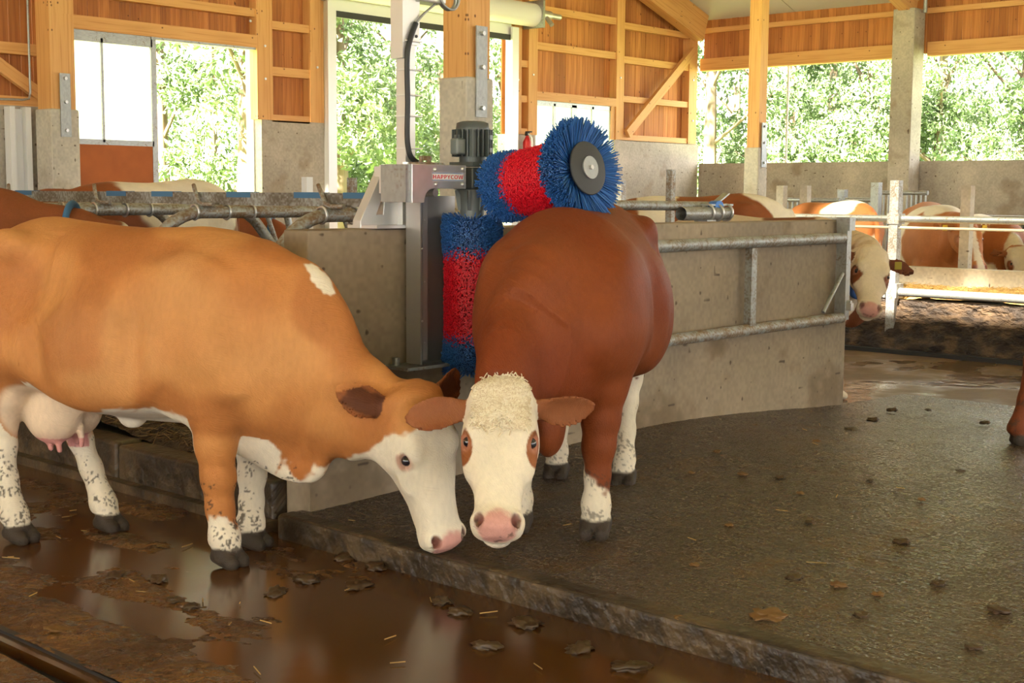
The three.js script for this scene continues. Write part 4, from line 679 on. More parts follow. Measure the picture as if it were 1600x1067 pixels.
// ---- colours of hide
const WH = [.80, .72, .57], HOOF = [.05, .038, .028];
const legDirt = (q, c, gy, amt = 1, a = -9) => { if (a > -.25) return c; const n = noiseE(q, 26, 3), m = noiseE(q, 120, 9), h = q[1] - gy; let t = sm(.70, .76, n * .45 + m * .55 + .13 * (1 - sm(0, .4, h))) * (h < .42 ? 1 : 0) * amt; c = mix3(c, [.05, .035, .022], t * .85); if (h < .085) c = mix3(c, HOOF, sm(.088, .075, h + .02 * (n - .5))); return c; };
const furTone = (q, c) => { const k = .86 + .28 * noise3(q[0] * 9, q[1] * 9, q[2] * 9) * .6 + .2 * (noise3(q[0] * 110, q[1] * 45, q[2] * 110) - .3) * .6; return [c[0] * k, c[1] * k, c[2] * k]; };
function faceColor(h, q, base, o = {}) { // shared face marks: pink nose, eye rims
  let c = base; const [a, n, s] = h, as = Math.abs(s);
  if (a > .4) { const d = Math.hypot((a - .55) / .075, (n - .03) / .062, s / .078), pink = 1 - sm(.8, 1.0, d + .12 * (noiseE(q, 60) - .5)); c = mix3(c, [.62, .32, .27], pink); const spot = sm(.66, .72, noiseE(q, 120, 5) * .6 + noiseE(q, 50, 2) * .4); if (pink > .5 && n < .03) c = mix3(c, [.12, .07, .05], spot * .75);
    const dn = Math.hypot((a - .532) / .034, (n - .044) / .04, (as - .064) / .022); c = mix3(c, [.2, .07, .055], .85 * (1 - sm(.6, 1.1, dn))); }
  const er = Math.hypot((a - .208) / .04, (n - .04) / .034); if (as > .07) c = mix3(c, [.5, .22, .15], .75 * (1 - sm(.6, 1.1, er)));
  return c;
}
// ---- tan cow on the left, seen from its right side
const TAN = [.56, .245, .075];
const tan = {
  label: 'large tan cow with white face and udder standing in the alley at left', at: [-4.87, -3.13], fwd: [.93, -.367], cell: .0075, trunk: [[-.9, 1.08, .86, .09], [-.82, 1.22, .78, .19], [-.68, 1.33, .72, .26], [-.5, 1.39, .66, .29], [-.3, 1.375, .61, .325], [-.1, 1.355, .565, .355], [.1, 1.355, .565, .35], [.3, 1.36, .585, .31], [.45, 1.34, .575, .28], [.58, 1.29, .53, .25], [.70, 1.18, .52, .20], [.80, 1.0, .58, .12]], lo: [-1.1, -.01, -.5], hi: [1.6, 1.5, .5],
  neck: [[.42, .96, 0, .12, .99, .35, .36, .24], [.60, .87, 0, .32, .95, .40, .38, .2], [.76, .785, 0, .5, .87, .33, .33, .16], [.91, .71, 0, .6, .8, .22, .25, .132], [1.05, .665, 0, .66, .75, .17, .22, .12], [1.16, .64, .0, .7, .71, .11, .16, .1]],
  head: { p: [1.215, .70, .0], d: [.22, -.97, -.02], n: [.85, .17, .46], s: 1.03, ears: { 1: { a: -.6, n: -.2, on: .7, oa: .0, os: .7, l: .22, o: .8 }, [-1]: { a: -.25, n: -.3, on: .9, oa: .2, l: .23, o: .9 } } },
  legs: [
    { j: [[.44, .85, .17, .13], [.42, .64, .165, .098], [.42, .50, .15, .078], [.425, .36, .14, .066], [.43, .24, .14, .053], [.45, .12, .14, .058], [.465, .07, .14, .05]], toe: [.97, .2] },
    { j: [[.44, .85, -.15, .12], [.42, .62, -.15, .09], [.415, .43, -.14, .066], [.41, .32, -.14, .056], [.405, .2, -.14, .048], [.40, .11, -.14, .054], [.41, .07, -.14, .047]], toe: [1, 0] },
    { j: [[-.58, 1.05, .13, .2], [-.50, .84, .17, .15], [-.58, .66, .16, .088], [-.64, .52, .15, .064], [-.635, .42, .15, .052], [-.63, .27, .15, .046], [-.59, .12, .15, .053], [-.565, .07, .15, .047]], toe: [.98, .15] },
    { j: [[-.58, 1.05, -.13, .2], [-.46, .84, -.17, .14], [-.49, .64, -.16, .085], [-.515, .50, -.15, .064], [-.475, .41, -.15, .052], [-.42, .28, -.15, .045], [-.36, .13, -.15, .053], [-.33, .07, -.15, .047]], toe: [.98, .1] }],
  extra: [
    ell([.40, .98, .21], [.19, .24, .07], .13), ell([.40, .98, -.2], [.19, .24, .07], .13), ell([.52, .86, .2], [.14, .13, .07], .08), ell([-.5, 1.26, .22], [.07, .06, .05], .1), ell([-.5, 1.26, -.22], [.07, .06, .05], .1), ell([-.84, 1.1, .1], [.06, .06, .05], .06),
    ell([-.08, .84, .27], [.3, .2, .09], .12), ell([-.52, 1.27, .24], [.06, .055, .05], .07), ell([.29, .70, .18], [.1, .11, .07], .06), cone([.34, 1.18, .16], [.46, .92, .25], .05, .06, .12), cone([-.5, 1.26, .22], [-.84, 1.12, .12], .05, .05, .07), ell([-.47, .62, .0], [.17, .17, .13], .03), ell([-.44, .58, .07], [.14, .155, .09], .03), ell([-.44, .58, -.07], [.14, .15, .09], .03),
    cone([-.46, .49, .08], [-.44, .405, .085], .017, .011, .015), cone([-.41, .49, .085], [-.395, .40, .085], .017, .011, .015), cone([-.32, .5, .04], [-.315, .42, .04], .017, .011, .015), cone([-.43, .49, -.06], [-.42, .41, -.06], .016, .011, .015),
    cone([-.28, .62, .03], [.2, .585, .02], .05, .035, .04), ell([-.07, .545, .02], [.06, .035, .03], .03), // belly vein and navel fold
    ell([.66, .47, .0], [.17, .12, .05], .07), ell([.74, .41, 0], [.10, .07, .03], .05), ell([.55, .52, 0], [.16, .1, .08], .06), cone([.8, .5, 0], [.95, .5, 0], .035, .03, .06), // brisket, dewlap
    cone([-.9, 1.28, 0], [-.97, 1.15, 0], .035, .03, .05), cone([-.97, 1.15, 0], [-.98, .6, 0], .03, .02, .02), cone([-.98, .6, 0], [-.98, .4, 0], .035, .03, .04)],
  sub: [1, -1].flatMap((z) => [ell([-.33, 1.16, z * .355], [.15, .13, .085], .09), ell([.17, .95, z * .395], [.06, .28, .075], .08), ell([-.30, .82, z * .40], [.05, .2, .08], .08), ell([.63, 1.02, z * .31], [.06, .25, .09], .09), ell([-.68, 1.2, z * .32], [.12, .1, .08], .09)]),
  wrinkle(x, y, z) { let d = 0; if (x > .55 && x < 1.1) { const t = (x - .55) * .9 + (1.2 - y) * .5; d += .0022 * Math.sin(t * 80 + 6 * noise3(x * 6, y * 6, 1)) * sm(.6, .8, x) * sm(1.12, .95, x) * sm(1.1, .8, y); }
    if (x < .3 && x > -.45 && y > .75 && y < 1.28) d += .0022 * Math.sin((x + .12 * y) * 52) * sm(.75, .9, y) * sm(1.28, 1.1, y);
    if (x > -.6 && x < -.28) d += .012 * Math.exp(-Math.pow((x + .36 - .2 * (y - 1)) / .05, 2)) * sm(.85, 1.1, y) * (Math.abs(z) > .15 ? 1 : 0);
    return d + .004 * (noise3(x * 14, y * 14, z * 14) - .5); },
  color(q, h, n) {
    const [x, y, z] = q, jag = .05 * (noiseE(q, 16) - .5) + .03 * (noiseE(q, 45, 4) - .5); let c = TAN;
    c = mix3(c, [.47, .17, .045], .55 * sm(.45, .75, noiseE(q, 3.2, 7))); c = mix3(c, [.66, .36, .14], .45 * sm(.5, .8, noiseE(q, 2.6, 21))); c = mix3(c, [.38, .125, .032], .6 * sm(.42, .62, noiseE(q, 4.5, 13) + .16 * sm(.2, .8, x) - .08));
    const thigh = x < -.42 && Math.abs(z) > .1; const belly = thigh ? 0 : sm(.012, -.012, y - (.625 + .03 * Math.sin(x * 9) + (x < -.2 ? .42 * Math.max(0, -.2 - x) : 0)) + jag); if (x > -.75 && x < .36 && Math.abs(z) < .34) c = mix3(c, WH, belly);
    const ud = 1 - sm(.9, 1.05, Math.hypot((x + .46) / .21, (y - .6) / .215, z / .3)); c = mix3(c, [.78, .60, .42], ud); if (ud > .3 && y < .5) c = mix3(c, [.70, .42, .32], .6 * sm(.5, .44, y)); if (y < .455 && x < -.28 && x > -.5 && Math.abs(z) < .13 && y > .38) c = [.66, .30, .27];
    const bris = Math.hypot((x - .54) / .13, (y - .46) / .13); if (Math.abs(z) < .11) c = mix3(c, WH, 1 - sm(.9, 1.0, bris + jag * 3)); if (x > .5 && x < .92 && Math.abs(z) < .12) c = mix3(c, WH, sm(.012, -.012, y - .385 - .03 * Math.sin(x * 40) + jag * 1.5));
    if (x < -.1 && y < .62 && !(ud > .2 || (Math.abs(z) < .13 && x > -.52 && x < -.27 && y > .38))) c = mix3(c, WH, sm(-.015, .015, .58 - y + jag * 1.5)); // hind legs
    if (x > .25 && x < .6 && y < .5) { const lim = z > 0 ? .19 : .47; c = mix3(c, WH, sm(-.012, .012, lim - y + jag * 1.6)); }
    { const tt = Math.min(1, Math.max(0, ((x - .77) * .12 - (y - 1.27) * .13) / .0313)), sd = Math.hypot(x - .77 - .12 * tt, (y - 1.27 + .13 * tt), (z - .03) * .6); c = mix3(c, WH, 1 - sm(.03, .04, sd + jag * .6)); }
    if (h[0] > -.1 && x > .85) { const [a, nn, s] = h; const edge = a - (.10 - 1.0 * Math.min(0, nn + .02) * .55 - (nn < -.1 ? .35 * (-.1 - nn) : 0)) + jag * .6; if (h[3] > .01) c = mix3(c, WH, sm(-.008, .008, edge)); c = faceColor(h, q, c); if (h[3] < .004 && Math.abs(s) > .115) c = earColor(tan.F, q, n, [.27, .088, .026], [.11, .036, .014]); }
    c = furTone(q, c); return legDirt(q, c, 0, 1, x > .8 ? h[0] : -9);
  },
};
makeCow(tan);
// ---- dark red cow under the brush, facing the camera
const RED = [.19, .038, .008];
const redO = { at: [-3.72, -4.54], fwd: [.51, .86], y: .115 };
const rl = (px, py, t) => { const w = atD(px, py, t), l = Math.hypot(...redO.fwd), fx = redO.fwd[0] / l, fz = redO.fwd[1] / l, dx = w.x - redO.at[0], dz = w.z - redO.at[1]; return [dx * fx + dz * fz, w.y - redO.y, -dx * fz + dz * fx]; };
{
  const poll = rl(783, 630, 4.97), muz = rl(777, 828, 4.63), dir = v3.norm(v3.sub(muz, poll));
  const wN = atD(783, 600, 4.6).sub(atD(783, 600, 4.95)).add(V(0, .12, 0)).normalize(), fw = V(redO.fwd[0], 0, redO.fwd[1]).normalize();
  const nL = [wN.x * fw.x + wN.z * fw.z, wN.y, -wN.x * fw.z + wN.z * fw.x];
  console.log('red poll', poll, 'muz', muz, 'n', nL);
  const s1 = rl(835, 470, 5.55), s2 = rl(812, 520, 5.32), s3 = rl(795, 570, 5.16), s4 = rl(786, 610, 5.04); console.log(s1, s2, s3, s4);
  const side = v3.norm(v3.cross(dir, nL));
  Object.assign(redO, {
    label: 'dark red cow with curly white face standing under the roller brush', cell: .0075, lo: [-1.15, -.01, -.55], hi: [1.5, 1.5, .6],
    trunk: [[-.9, 1.19, .92, .10], [-.82, 1.30, .80, .2], [-.68, 1.35, .72, .28], [-.5, 1.365, .66, .315], [-.3, 1.345, .59, .36], [-.1, 1.325, .54, .39], [.1, 1.32, .55, .385], [.3, 1.315, .57, .35], [.43, 1.25, .56, .31], [.54, 1.12, .52, .25], [.65, 1.0, .53, .17], [.73, .92, .6, .1]], nk: .11,
    neck: [[.2, .96, 0, .08, .99, .355, .34, .26], [.43, .88, .045, .35, .94, .36, .36, .22], [s2[0], s2[1] - .09, s2[2], .55, .83, .29, .3, .165], [s3[0], s3[1] - .05, s3[2], .6, .8, .22, .24, .128], [s4[0], s4[1] - .03, s4[2], .7, .7, .13, .16, .11]],
    head: { p: poll, d: dir, n: nL, s: 1.0, ears: { 1: { a: .06, n: -.25, on: .9, oa: .45, l: .26 }, [-1]: { a: -.1, n: .0, on: .45, oa: 1, l: .245 } } },
    legs: [
      { j: [[.44, .82, -.19, .13], [.43, .62, -.185, .1], [.44, .48, -.18, .075], [.45, .37, -.175, .064], [.46, .25, -.172, .048], [.475, .13, -.17, .055], [.485, .07, -.17, .05]], toe: [1, 0], hs: 1.05 },
      { j: [[.44, .82, .17, .13], [.43, .62, .17, .1], [.42, .46, .16, .072], [.42, .36, .16, .064], [.42, .24, .16, .048], [.43, .12, .16, .055], [.44, .07, .16, .05]], toe: [1, 0] },
      { j: [[-.58, 1.0, -.14, .2], [-.50, .8, -.19, .15], [-.56, .62, -.185, .088], [-.61, .5, -.175, .06], [-.59, .4, -.172, .048], [-.56, .26, -.17, .042], [-.51, .13, -.17, .05], [-.49, .07, -.17, .045]], toe: [1, 0] },
      { j: [[-.58, 1.0, .14, .2], [-.52, .8, .19, .15], [-.6, .62, .185, .088], [-.66, .5, .175, .06], [-.65, .4, .172, .048], [-.64, .26, .17, .042], [-.6, .13, .17, .05], [-.58, .07, .17, .045]], toe: [1, 0] }],
    sub: [1, -1].flatMap((z) => [ell([-.36, 1.13, z * .42], [.14, .12, .08], .1), ell([.2, .9, z * .44], [.05, .28, .07], .09)]),
    extra: [ell([.42, .95, .24], [.17, .2, .08], .14), ell([.42, .95, -.24], [.17, .2, .08], .14), ell([.56, .82, -.2], [.12, .13, .08], .08), ell([.56, .82, .2], [.12, .13, .08], .08), ell([-.52, 1.22, .25], [.07, .06, .05], .1), ell([-.52, 1.22, -.25], [.07, .06, .05], .1), ell([-.05, .86, -.3], [.3, .22, .1], .12), ell([-.05, .86, .3], [.3, .22, .1], .12), ell([.62, .47, 0], [.15, .12, .06], .07), ell([-.5, .6, 0], [.14, .14, .13], .05),
      cone([-.9, 1.25, 0], [-.97, 1.1, 0], .035, .03, .05), cone([-.97, 1.1, 0], [-.98, .5, 0], .03, .03, .02)],
    wrinkle(x, y, z) { let d = .003 * (noise3(x * 9, y * 9, z * 9) - .5); d += .0015 * (noise3(x * 22, y * 22, z * 22) - .5); return d; },
    color(q, h, n) {
      const [x, y, z] = q, [a, nn, s] = h, jag = .05 * (noiseE(q, 16) - .5) + .03 * (noiseE(q, 45, 4) - .5); let c = RED;
      c = mix3(c, [.25, .068, .018], .5 * sm(.4, .75, noiseE(q, 3, 7)));
      if (y < .62 && x < -.2) c = mix3(c, WH, sm(-.015, .015, .52 - y + jag * 2)); if (x > .3 && x < .66 && y < .4) c = mix3(c, WH, sm(-.012, .012, .24 - y + (z + .17) * (z < 0 ? .9 : 0) + jag * 1.2));
      if (a > -.12) {
        const as = Math.abs(s), ear = h[3] < .005 && as > .115; const edge = a + .055 + jag * .8 - (as > .1 ? (as - .1) * 2.2 : 0) + Math.min(0, nn + .03) * 1.4;
        if (!ear) c = mix3(c, [.82, .73, .57], sm(-.01, .01, edge)); else c = earColor(redO.F, q, n, mix3([.24, .07, .022], [.33, .12, .045], noiseE(q, 20)), [.27, .095, .036]);
        const pe = Math.hypot((a - .222) / .072, (as - .128) / .042, (nn - .03) / .07) + jag * 2; if (as > .07 && !ear) c = mix3(c, [.30, .10, .03], 1 - sm(.92, 1.02, pe));
        c = faceColor(h, q, c);
      }
      c = furTone(q, c); return legDirt(q, c, 0, .7, x > .72 ? h[0] : -9);
    },
  });
  makeCow(redO);
  // curls on the forehead: strands laid on the skin
  const F = redO.F, geos = []; seed = 777;
  const tones = [[], [], []];
  for (let i = 0; i < 1500; i++) {
    const a0 = rr(-.04, .17), s0 = rr(-.098, .098) * (a0 < 0 ? .8 : 1), len = rr(.035, .06), ang = Math.atan2(s0 * 1.2, a0 - .15) + rr(-.5, .5), amp = rr(.005, .010), ph = rr(0, 6), pts = [], fr = rr(7, 12);
    for (let k = 0; k <= 8; k++) {
      const t = k / 8, a = a0 + Math.cos(ang) * len * t - Math.sin(ang) * Math.sin(t * fr + ph) * amp, s = s0 + Math.sin(ang) * len * t + Math.cos(ang) * Math.sin(t * fr + ph) * amp;
      if (Math.abs(s) > .112) { pts.length = 0; break; }
      let q = F.P(a, .22, s), hit = false; for (let it = 0; it < 18; it++) { const d = redO.f(...q) - .0015 - .004 * Math.abs(Math.sin(t * fr * .5 + ph)); q = v3.add(q, F.n, -d * .85); if (Math.abs(d) < .0006) { hit = true; break; } } if (!hit) { pts.length = 0; break; } pts.push(V(...q));
    }
    if (pts.length < 9 || pts.some((p, k) => k && p.distanceTo(pts[k - 1]) > .02)) continue;
    tones[i % 3].push(new THREE.TubeGeometry(new THREE.CatmullRomCurve3(pts), 12, rr(.0016, .003), 4));
  }
  tones.forEach((l, i) => { const hair = mesh('forehead_curls', l, std({ color: C(...[[.78, .68, .50], [.84, .76, .60], [.66, .54, .37]][i]), roughness: .65 }), redO.root); hair.userData.label = 'curly cream forehead hair'; hair.userData.kind = 'stuff'; });
}
// ---- the other cows, coarser skins
function bgCow(o) {
  const s = o.pose === 'lie' ? -.56 : 0, yaw = o.yaw ?? 0, drop = o.drop ?? 0, cy = Math.cos(yaw), sy = Math.sin(yaw), sc = o.scale ?? 1, base = o.base ?? [.36, .13, .04], hs = o.hs ?? [.98, 1.18 + s - drop];
  const T = TRUNK.map(([x, t, b, w]) => [x, t + s, o.pose === 'lie' ? Math.max(0.0, b + s - .02) : b, w * (o.pose === 'lie' ? 1.12 : 1)]);
  const hx = hs[0], hy = hs[1], d = v3.norm([cy * .55, -.8, sy * .55]), n = v3.norm([cy * .8, .55, sy * .8]), hp = [hx + cy * .1, hy, sy * .16 + (o.hz ?? 0)];
  const legs = o.pose === 'lie' ? [] : [[.44, -.16], [.46, .16], [-.55, -.16], [-.6, .16]].map(([x, z], i) => ({ j: i < 2 ? [[x, .85, z, .13], [x - .02, .62, z, .09], [x - .01, .38, z, .062], [x, .22, z, .048], [x + .02, .12, z, .054], [x + .03, .07, z, .047]] : [[x, 1.05, z * .85, .2], [x + .08, .84, z, .14], [x, .64, z, .085], [x - .06, .5, z, .06], [x - .03, .28, z, .045], [x + .01, .12, z, .052], [x + .03, .07, z, .046]], toe: [1, 0] })); if (o.stride) legs[3].j = [[-.6, 1.02, .13, .2], [-.68, .84, .16, .13], [-.86, .66, .16, .085], [-1.02, .5, .16, .062], [-1.06, .28, .16, .046], [-1.1, .12, .16, .052], [-1.08, .07, .16, .046]];
  const extra = [ell([.40, .96 + s, .2], [.18, .22, .08], .13), ell([.4, .96 + s, -.2], [.18, .22, .08], .13), ell([-.5, 1.25 + s, .22], [.07, .06, .05], .1), ell([-.5, 1.25 + s, -.22], [.07, .06, .05], .1)];
  if (o.pose === 'lie') for (const z of [-1, 1]) extra.push(ell([-.55, .3, z * .27], [.32, .27, .14], .08), cone([-.4, .12, z * .4], [-.75, .08, z * .42], .07, .045, .05), cone([.45, .14, z * .25], [.75, .1, z * .27], .09, .06, .06), cone([.75, .09, z * .27], [.5, .06, z * .3], .055, .045, .04));
  else extra.push(cone([-.9, 1.24, 0], [-.97, 1.1, 0], .035, .03, .05), cone([-.97, 1.1, 0], [-.98, .55, 0], .03, .035, .02));
  const nk = [[.45, .97 + s, 0, .1, .99, .34, .34, .22], [.68, mix(.98 + s, hy, .35), sy * .03 + (o.hz ?? 0) * .3, -.1, .99, .27, .3, .17], [mix(.68, hp[0], .55), mix(.98 + s, hy, .7), sy * .08 + (o.hz ?? 0) * .6, -.1, .99, .19, .22, .13], [hp[0] - cy * .02, hy - .05, hp[2] - sy * .02, -.1, .99, .11, .15, .11]];
  const pat = o.white ?? .55, sd = o.seed ?? 1;
  const spec = { label: o.label, at: o.at, fwd: o.fwd, y: o.y ?? 0, cell: o.cell ?? .022, trunk: T, axis: .87 + s, neck: nk, head: { p: hp, d, n, s: 1, ears: { 1: { a: -.05, n: -.1, on: .9, oa: .3 }, [-1]: { a: -.05, n: -.1, on: .9, oa: .3 } } }, legs, extra, lo: [-1.25, -.01, -.75], hi: [1.75, 1.6, .75],
    color(q, h, nn) {
      const jag = .06 * (noiseE(q, 14) - .5); let c = base; const w = noise3(q[0] * 2.3 + sd * 3.1, q[1] * 2.3, q[2] * 1.7 + sd) + jag; c = mix3(c, WH, sm(pat, pat + .04, w));
      if (o.pose !== 'lie' && !o.stride && q[1] < .45 && q[0] < .7) c = mix3(c, WH, sm(.45, .4, q[1] + jag));
      if (h[0] > -.05 && q[0] > .75) { const [a, n, s1] = h, as = Math.abs(s1), ear = h[3] < .012 && as > .12; if (!ear) { c = o.redFace ? base : mix3(base, WH, sm(-.01, .02, a + .03 + jag + Math.min(0, n + .05) * 1.2)); if (o.eyePatch !== false && as > .06) c = mix3(c, base.map((v) => v * .7), 1 - sm(.9, 1.05, Math.hypot((a - .215) / .08, (n - .01) / .055) + jag)); c = faceColor(h, q, c); } else c = base.map((v) => v * .75); if (o.redFace && Math.abs(s1) < .04 && n > 0) c = mix3(c, WH, .9); }
      c = furTone(q, c); return o.pose === 'lie' ? c : legDirt(q, c, 0, .8, q[0] > .8 ? 0 : -9);
    } };
  const r = makeCow(spec); r.scale.setScalar(sc);
  if (o.tags) for (const z of [-1, 1]) { const p = spec.F.P(.04, .0, z * .22); mesh('ear_tag', new RoundedBoxGeometry(.012, .06, .05, 2, .005), tagMat, r, p); }
  if (o.collar) { const c = mesh('collar', new THREE.TorusGeometry(.2, .02, 8, 32).scale(1, 1.25, 1), std({ color: C(...o.collar), roughness: .6 }), r, [mix(.68, hp[0], .45), mix(.98 + s, hy, .55) - .02, nk[2][2] * .8], [0, Math.PI / 2, 0]); c.rotation.z = 0; }
  return r;
}
const camR = [cR.x, cR.z], at2 = (px, py, t) => { const p = atD(px, py, t); return [p.x, p.z]; };
// peeking cow behind the end of the partition
{
  const base = [.20, .06, .022], org = at2(1225, 400, 10.1), fw = [.743, -.669], l = Math.hypot(...fw);
  const loc = (px, py, t) => { const w = atD(px, py, t), dx = w.x - org[0], dz = w.z - org[1], fx = fw[0] / l, fz = fw[1] / l; return [dx * fx + dz * fz, w.y, -dx * fz + dz * fx]; };
  const poll = loc(1362, 402, 9.68), muz = loc(1358, 473, 9.42), d = v3.norm(v3.sub(muz, poll)), n = v3.norm([-.02, .35, 1]);
  const spec = { label: 'cream faced cow peeking out from behind the end of the partition', at: org, fwd: fw, cell: .012, y: 0, lo: [-1.1, -.01, -.6], hi: [1.3, 1.6, 1.1],
    trunk: TRUNK.map(([x, t, b, w]) => [x * .92 - .1, t - .03, b, w]),
    neck: [[.35, .98, 0, .05, 1, .34, .34, .22, [0, 0, 1]], [.5, 1.02, .08, 0, 1, .26, .3, .17, [-.4, 0, .9]], [mix(.5, poll[0], .7), mix(1.02, poll[1], .6), mix(.08, poll[2], .55), 0, 1, .17, .2, .13, [-.8, 0, .5]], [poll[0], poll[1] - .08, poll[2] - .06, 0, 1, .11, .14, .11, [-1, 0, .1]]],
    head: { p: poll, d, n, s: .95, ears: { 1: { a: .1, n: -.1, on: .9, oa: .3 }, [-1]: { a: .1, n: -.1, on: .9, oa: .3 } } },
    legs: [[.34, -.16], [.36, .16], [-.6, -.16], [-.65, .16]].map(([x, z], i) => ({ j: i < 2 ? [[x, .85, z, .13], [x - .02, .62, z, .09], [x - .01, .38, z, .062], [x, .22, z, .048], [x + .02, .12, z, .054], [x + .03, .07, z, .047]] : [[x, 1.05, z * .85, .2], [x + .08, .84, z, .14], [x, .64, z, .085], [x - .06, .5, z, .06], [x - .03, .28, z, .045], [x + .01, .12, z, .052], [x + .03, .07, z, .046]], toe: [1, 0] })),
    color(q, h, nn) {
      const jag = .05 * (noiseE(q, 15) - .5) + .02 * (noiseE(q, 50) - .5); let c = mix3(base, [.62, .48, .33], sm(.42, .46, noise3(q[0] * 2.6, q[1] * 2.6 + 3, q[2] * 2) + jag));
      if (h[0] > -.09 && q[2] > .2) { const [a, n, s] = h, as = Math.abs(s), ear = h[3] < .008 && as > .12; if (ear) c = [.15, .045, .018]; else { c = [.74, .62, .46]; const pe = Math.hypot((a - .22) / .085, (n - .0) / .075) + jag * 2; if (as > .07) c = mix3(c, [.2, .055, .018], 1 - sm(.93, 1.02, pe)); c = faceColor(h, q, c); } }
      return furTone(q, c);
    } };
  const r = makeCow(spec); mesh('ear_tag', new RoundedBoxGeometry(.05, .055, .012, 2, .005), std({ color: C(.35, .28, .02), roughness: .5 }), r, v3.add(spec.F.P(.06, .03, 0), spec.F.s, (v3.dot(spec.F.s, [1, 0, 0]) > 0 ? 1 : -1) * .185));
  const c = mesh('collar', new THREE.TorusGeometry(.15, .022, 8, 28), std({ color: C(.03, .12, .4), roughness: .6 }), r, [mix(.5, poll[0], .85), poll[1] - .16, mix(.08, poll[2], .75)], [.5, .5, 0]);
}
bgCow({ label: 'dark red cow standing in the stalls at the far left edge', at: at2(-120, 400, 7.9), fwd: [.72, -.69], y: .16, base: [.22, .065, .02], white: .9, seed: 4, hs: [1.02, 1.08], collar: [.03, .12, .25], cell: .016 });
bgCow({ label: 'red and white cow with ear tags facing out of the stalls behind the tan cow', at: [-9.2, -5.9], fwd: [.12, 1], y: .2, base: [.26, .075, .022], white: .6, seed: 9, hs: [.98, 1.2], tags: true });
bgCow({ label: 'dark red cow with lowered neck beyond the stall loops, left of the partition', at: at2(300, 400, 13.7), fwd: [.75, -.66], y: .2, base: [.26, .075, .024], white: .8, seed: 6, scale: .92, hs: [1.05, .88], collar: [.02, .1, .22] });
bgCow({ label: 'dark red cow behind the partition, head showing right of the brushed cow', at: at2(1075, 380, 12.2), fwd: [-.72, .5], y: .12, base: [.27, .08, .025], white: .66, seed: 3, hs: [.95, 1.2] });
bgCow({ label: 'orange red cow standing rump on beyond the partition end', at: at2(1290, 390, 14.6), fwd: [-.85, -.4], y: .2, base: [.42, .15, .045], white: .66, seed: 21, scale: .9, hs: [1.0, 1.0] });
bgCow({ label: 'white headed cow resting beside the foot of the slender timber column', at: at2(1150, 380, 16.6), fwd: [.8, -.3], y: .5, base: [.42, .15, .045], pose: 'lie', white: .5, seed: 23, hs: [.95, .72], yaw: .5 });
bgCow({ label: 'orange cow with white belt and yellow ear tags resting on the far bed', at: at2(1462, 400, 16.4), fwd: [.6, .8], y: .5, base: [.46, .17, .05], pose: 'lie', white: .56, seed: 31, hs: [.9, .62], tags: true, yaw: -.3, scale: 1.12, redFace: true });
bgCow({ label: 'orange and white cow lying behind the pale square post', at: at2(1546, 400, 17.5), fwd: [.669, .743], y: .44, base: [.40, .14, .045], pose: 'lie', white: .52, seed: 37, hs: [.85, .4] });
bgCow({ label: 'reddish cow lying at the right edge beyond the far straw bed', at: at2(1684, 400, 15.9), fwd: [.669, .743], y: .44, base: [.40, .16, .07], pose: 'lie', white: .8, seed: 41 });
bgCow({ label: 'red cow at the right edge, one dirty leg in view on the crossover', stride: true, at: [-2.16, -8.3], fwd: [.743, -.669], y: .1, base: [.2, .05, .016], white: .9, seed: 51, cell: .016 });
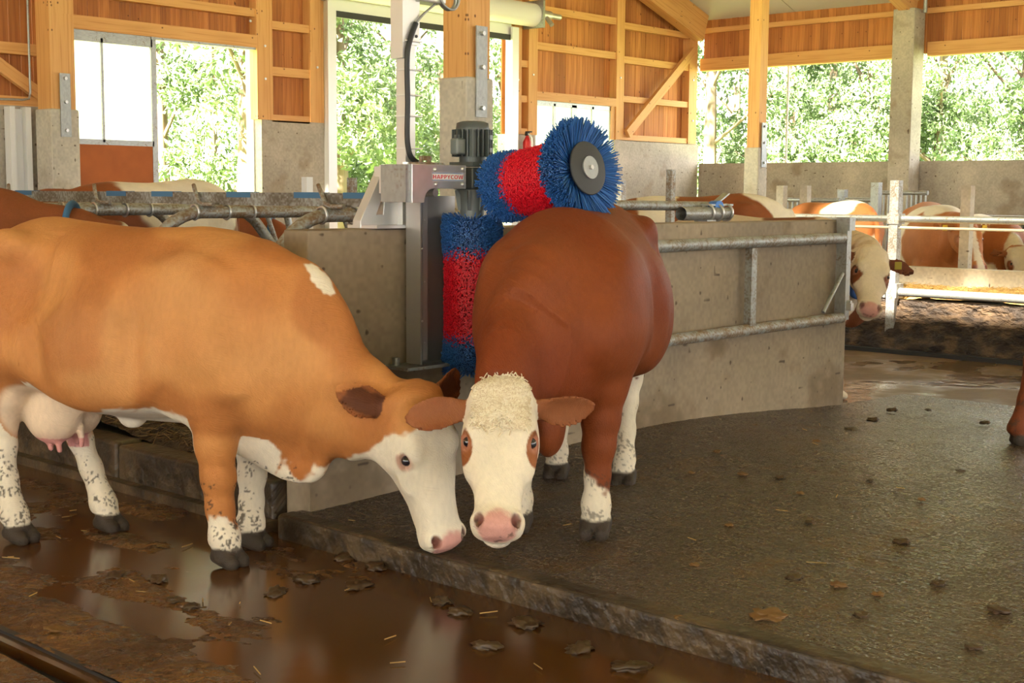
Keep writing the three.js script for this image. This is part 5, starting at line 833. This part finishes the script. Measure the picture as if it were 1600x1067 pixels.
// ---------------------------------------------------------------- outside: meadow and trees
struct(mesh('ground', grid(-70, 40, -70, 50, 60, 60, (x, z) => (x > GX - .5 && x < RX + .5 && z > FZ - .5 && z < BZ + .5) ? -.6 : -.2 + .3 * noise3(x * .1, 1, z * .1)), std({ map: tex(256, 256, (u, v) => mix3([.38, .45, .24], [.52, .56, .33], fb(u, v, 12, 901, 4)), [3, 3]), roughness: .9 })), 'grass meadow outside the barn', 'ground');
{
  const leaf = (() => { const l = []; seed = 99; for (let k = 0; k < 7; k++) { const w = .06, h = .13, g = new THREE.BufferGeometry(); g.setAttribute('position', new THREE.BufferAttribute(new Float32Array([0, 0, 0, w / 2, h * .5, .015, 0, h * .5, 0, 0, h, -.02, -w / 2, h * .5, .015]), 3)); g.setIndex([0, 1, 2, 1, 3, 2, 0, 2, 4, 4, 2, 3]); g.computeVertexNormals(); g.setAttribute('uv', new THREE.BufferAttribute(new Float32Array(10), 2)); g.applyMatrix4(new THREE.Matrix4().makeRotationFromEuler(new THREE.Euler(rr(-1.2, 1.2), rr(0, 6.28), rr(-1.2, 1.2)))); g.translate(rr(-.13, .13), rr(-.13, .13), rr(-.13, .13)); l.push(g); } return merge(l); })();
  const lm = [[.12, .19, .075], [.10, .165, .06], [.14, .215, .085]].map((c) => new THREE.MeshPhysicalMaterial({ color: C(...c), roughness: .9, transmission: .35, thickness: 0, side: THREE.DoubleSide }));
  const bark = std({ map: tex(128, 256, (u, v) => mix3([.33, .28, .22], [.5, .45, .37], fb(u, v, 8, 921, 4)), [.5, 1]), roughness: .9 });
  function tree(label, x, z, h, r, n, mi, lowY, dens = .45) {
    const t = thing('tree', label, 'tree', [x, -.2, z], 0, 'trees outside the barn'); const blobs = [];
    mesh('trunk', new THREE.CylinderGeometry(.1, .22, h * .75, 10).translate(0, h * .375, 0), bark, t);
    for (let k = 0; k < 14; k++) { const a = rr(0, 6.28), y = rr(lowY, h), q = r * Math.sqrt(rnd()) * (1 - .45 * Math.max(0, (y - h * .55) / h)); blobs.push([Math.cos(a) * q, y, Math.sin(a) * q, rr(.5, 1.05) * r * dens]); }
    const br = []; for (const b of blobs.slice(0, 9)) br.push(rod(V(0, Math.max(.6, b[1] * .7), 0), V(b[0], b[1], b[2]), .05, 6, .02)); mesh('branch', br[0], bark, t); br.slice(1).forEach((g) => mesh('branch', g, bark, t));
    const im = new THREE.InstancedMesh(leaf, lm[mi], n), q = new THREE.Object3D();
    for (let i = 0; i < n; i++) { const b = blobs[i % blobs.length], u = rr(-1, 1), a = rr(0, 6.28), s = Math.sqrt(1 - u * u), R = b[3] * (.55 + .45 * Math.cbrt(rnd())); q.position.set(b[0] + R * s * Math.cos(a), b[1] + R * u * .8, b[2] + R * s * Math.sin(a)); q.rotation.set(rr(0, 6), rr(0, 6), rr(0, 6)); q.scale.setScalar(rr(.8, 1.5)); q.updateMatrix(); im.setMatrixAt(i, q.matrix); im.setColorAt(i, C(1, 1, 1).multiplyScalar(rr(.6, 1.4))); }
    im.name = 'foliage'; im.userData.kind = 'stuff'; add(im, t);
  }
  seed = 4242;
  const L = [];
  // seen through the openings of the gable
  [[250, 27, 'the sliding door opening'], [330, 33, 'the sliding door opening, farther back'], [385, 24, 'the sliding door opening, at its right edge'], [530, 26, 'the roller door opening, left of the mast'], [590, 34, 'the roller door opening, behind the mast'], [690, 30, 'the roller door opening, right of the mast'], [790, 34, 'the roller door, beside the central column'], [180, 40, 'the glazed sliding door, far away'], [900, 40, 'the glazed double door, far away']].forEach(([px, t, w], i) => { const p = atD(px, 200, t); tree(`leafy tree seen through ${w}`, p.x, p.z, rr(6.5, 8), rr(2.3, 2.9), 1800, i % 3, 1.4); });
  // beyond the far window band
  [[1110, 33, 'left end of the far window band'], [1150, 40, 'left part of the far window band'], [1235, 34, 'far window band, right of the timber column'], [1300, 38, 'far window band, at the middle bar'], [1360, 33, 'far window band, left of the concrete column'], [1470, 34, 'far window band, right of the concrete column'], [1545, 43, 'far window band, near the right edge'], [1600, 35, 'right edge of the far window band']].forEach(([px, t, w], i) => { const p = atD(px, 200, t); tree(`pale leafy tree beyond the ${w}`, p.x, p.z, rr(7, 8.5), rr(2.4, 3.0), 2000, (i + 1) % 3, 1.6); });
}
renderer.render(scene, camera);
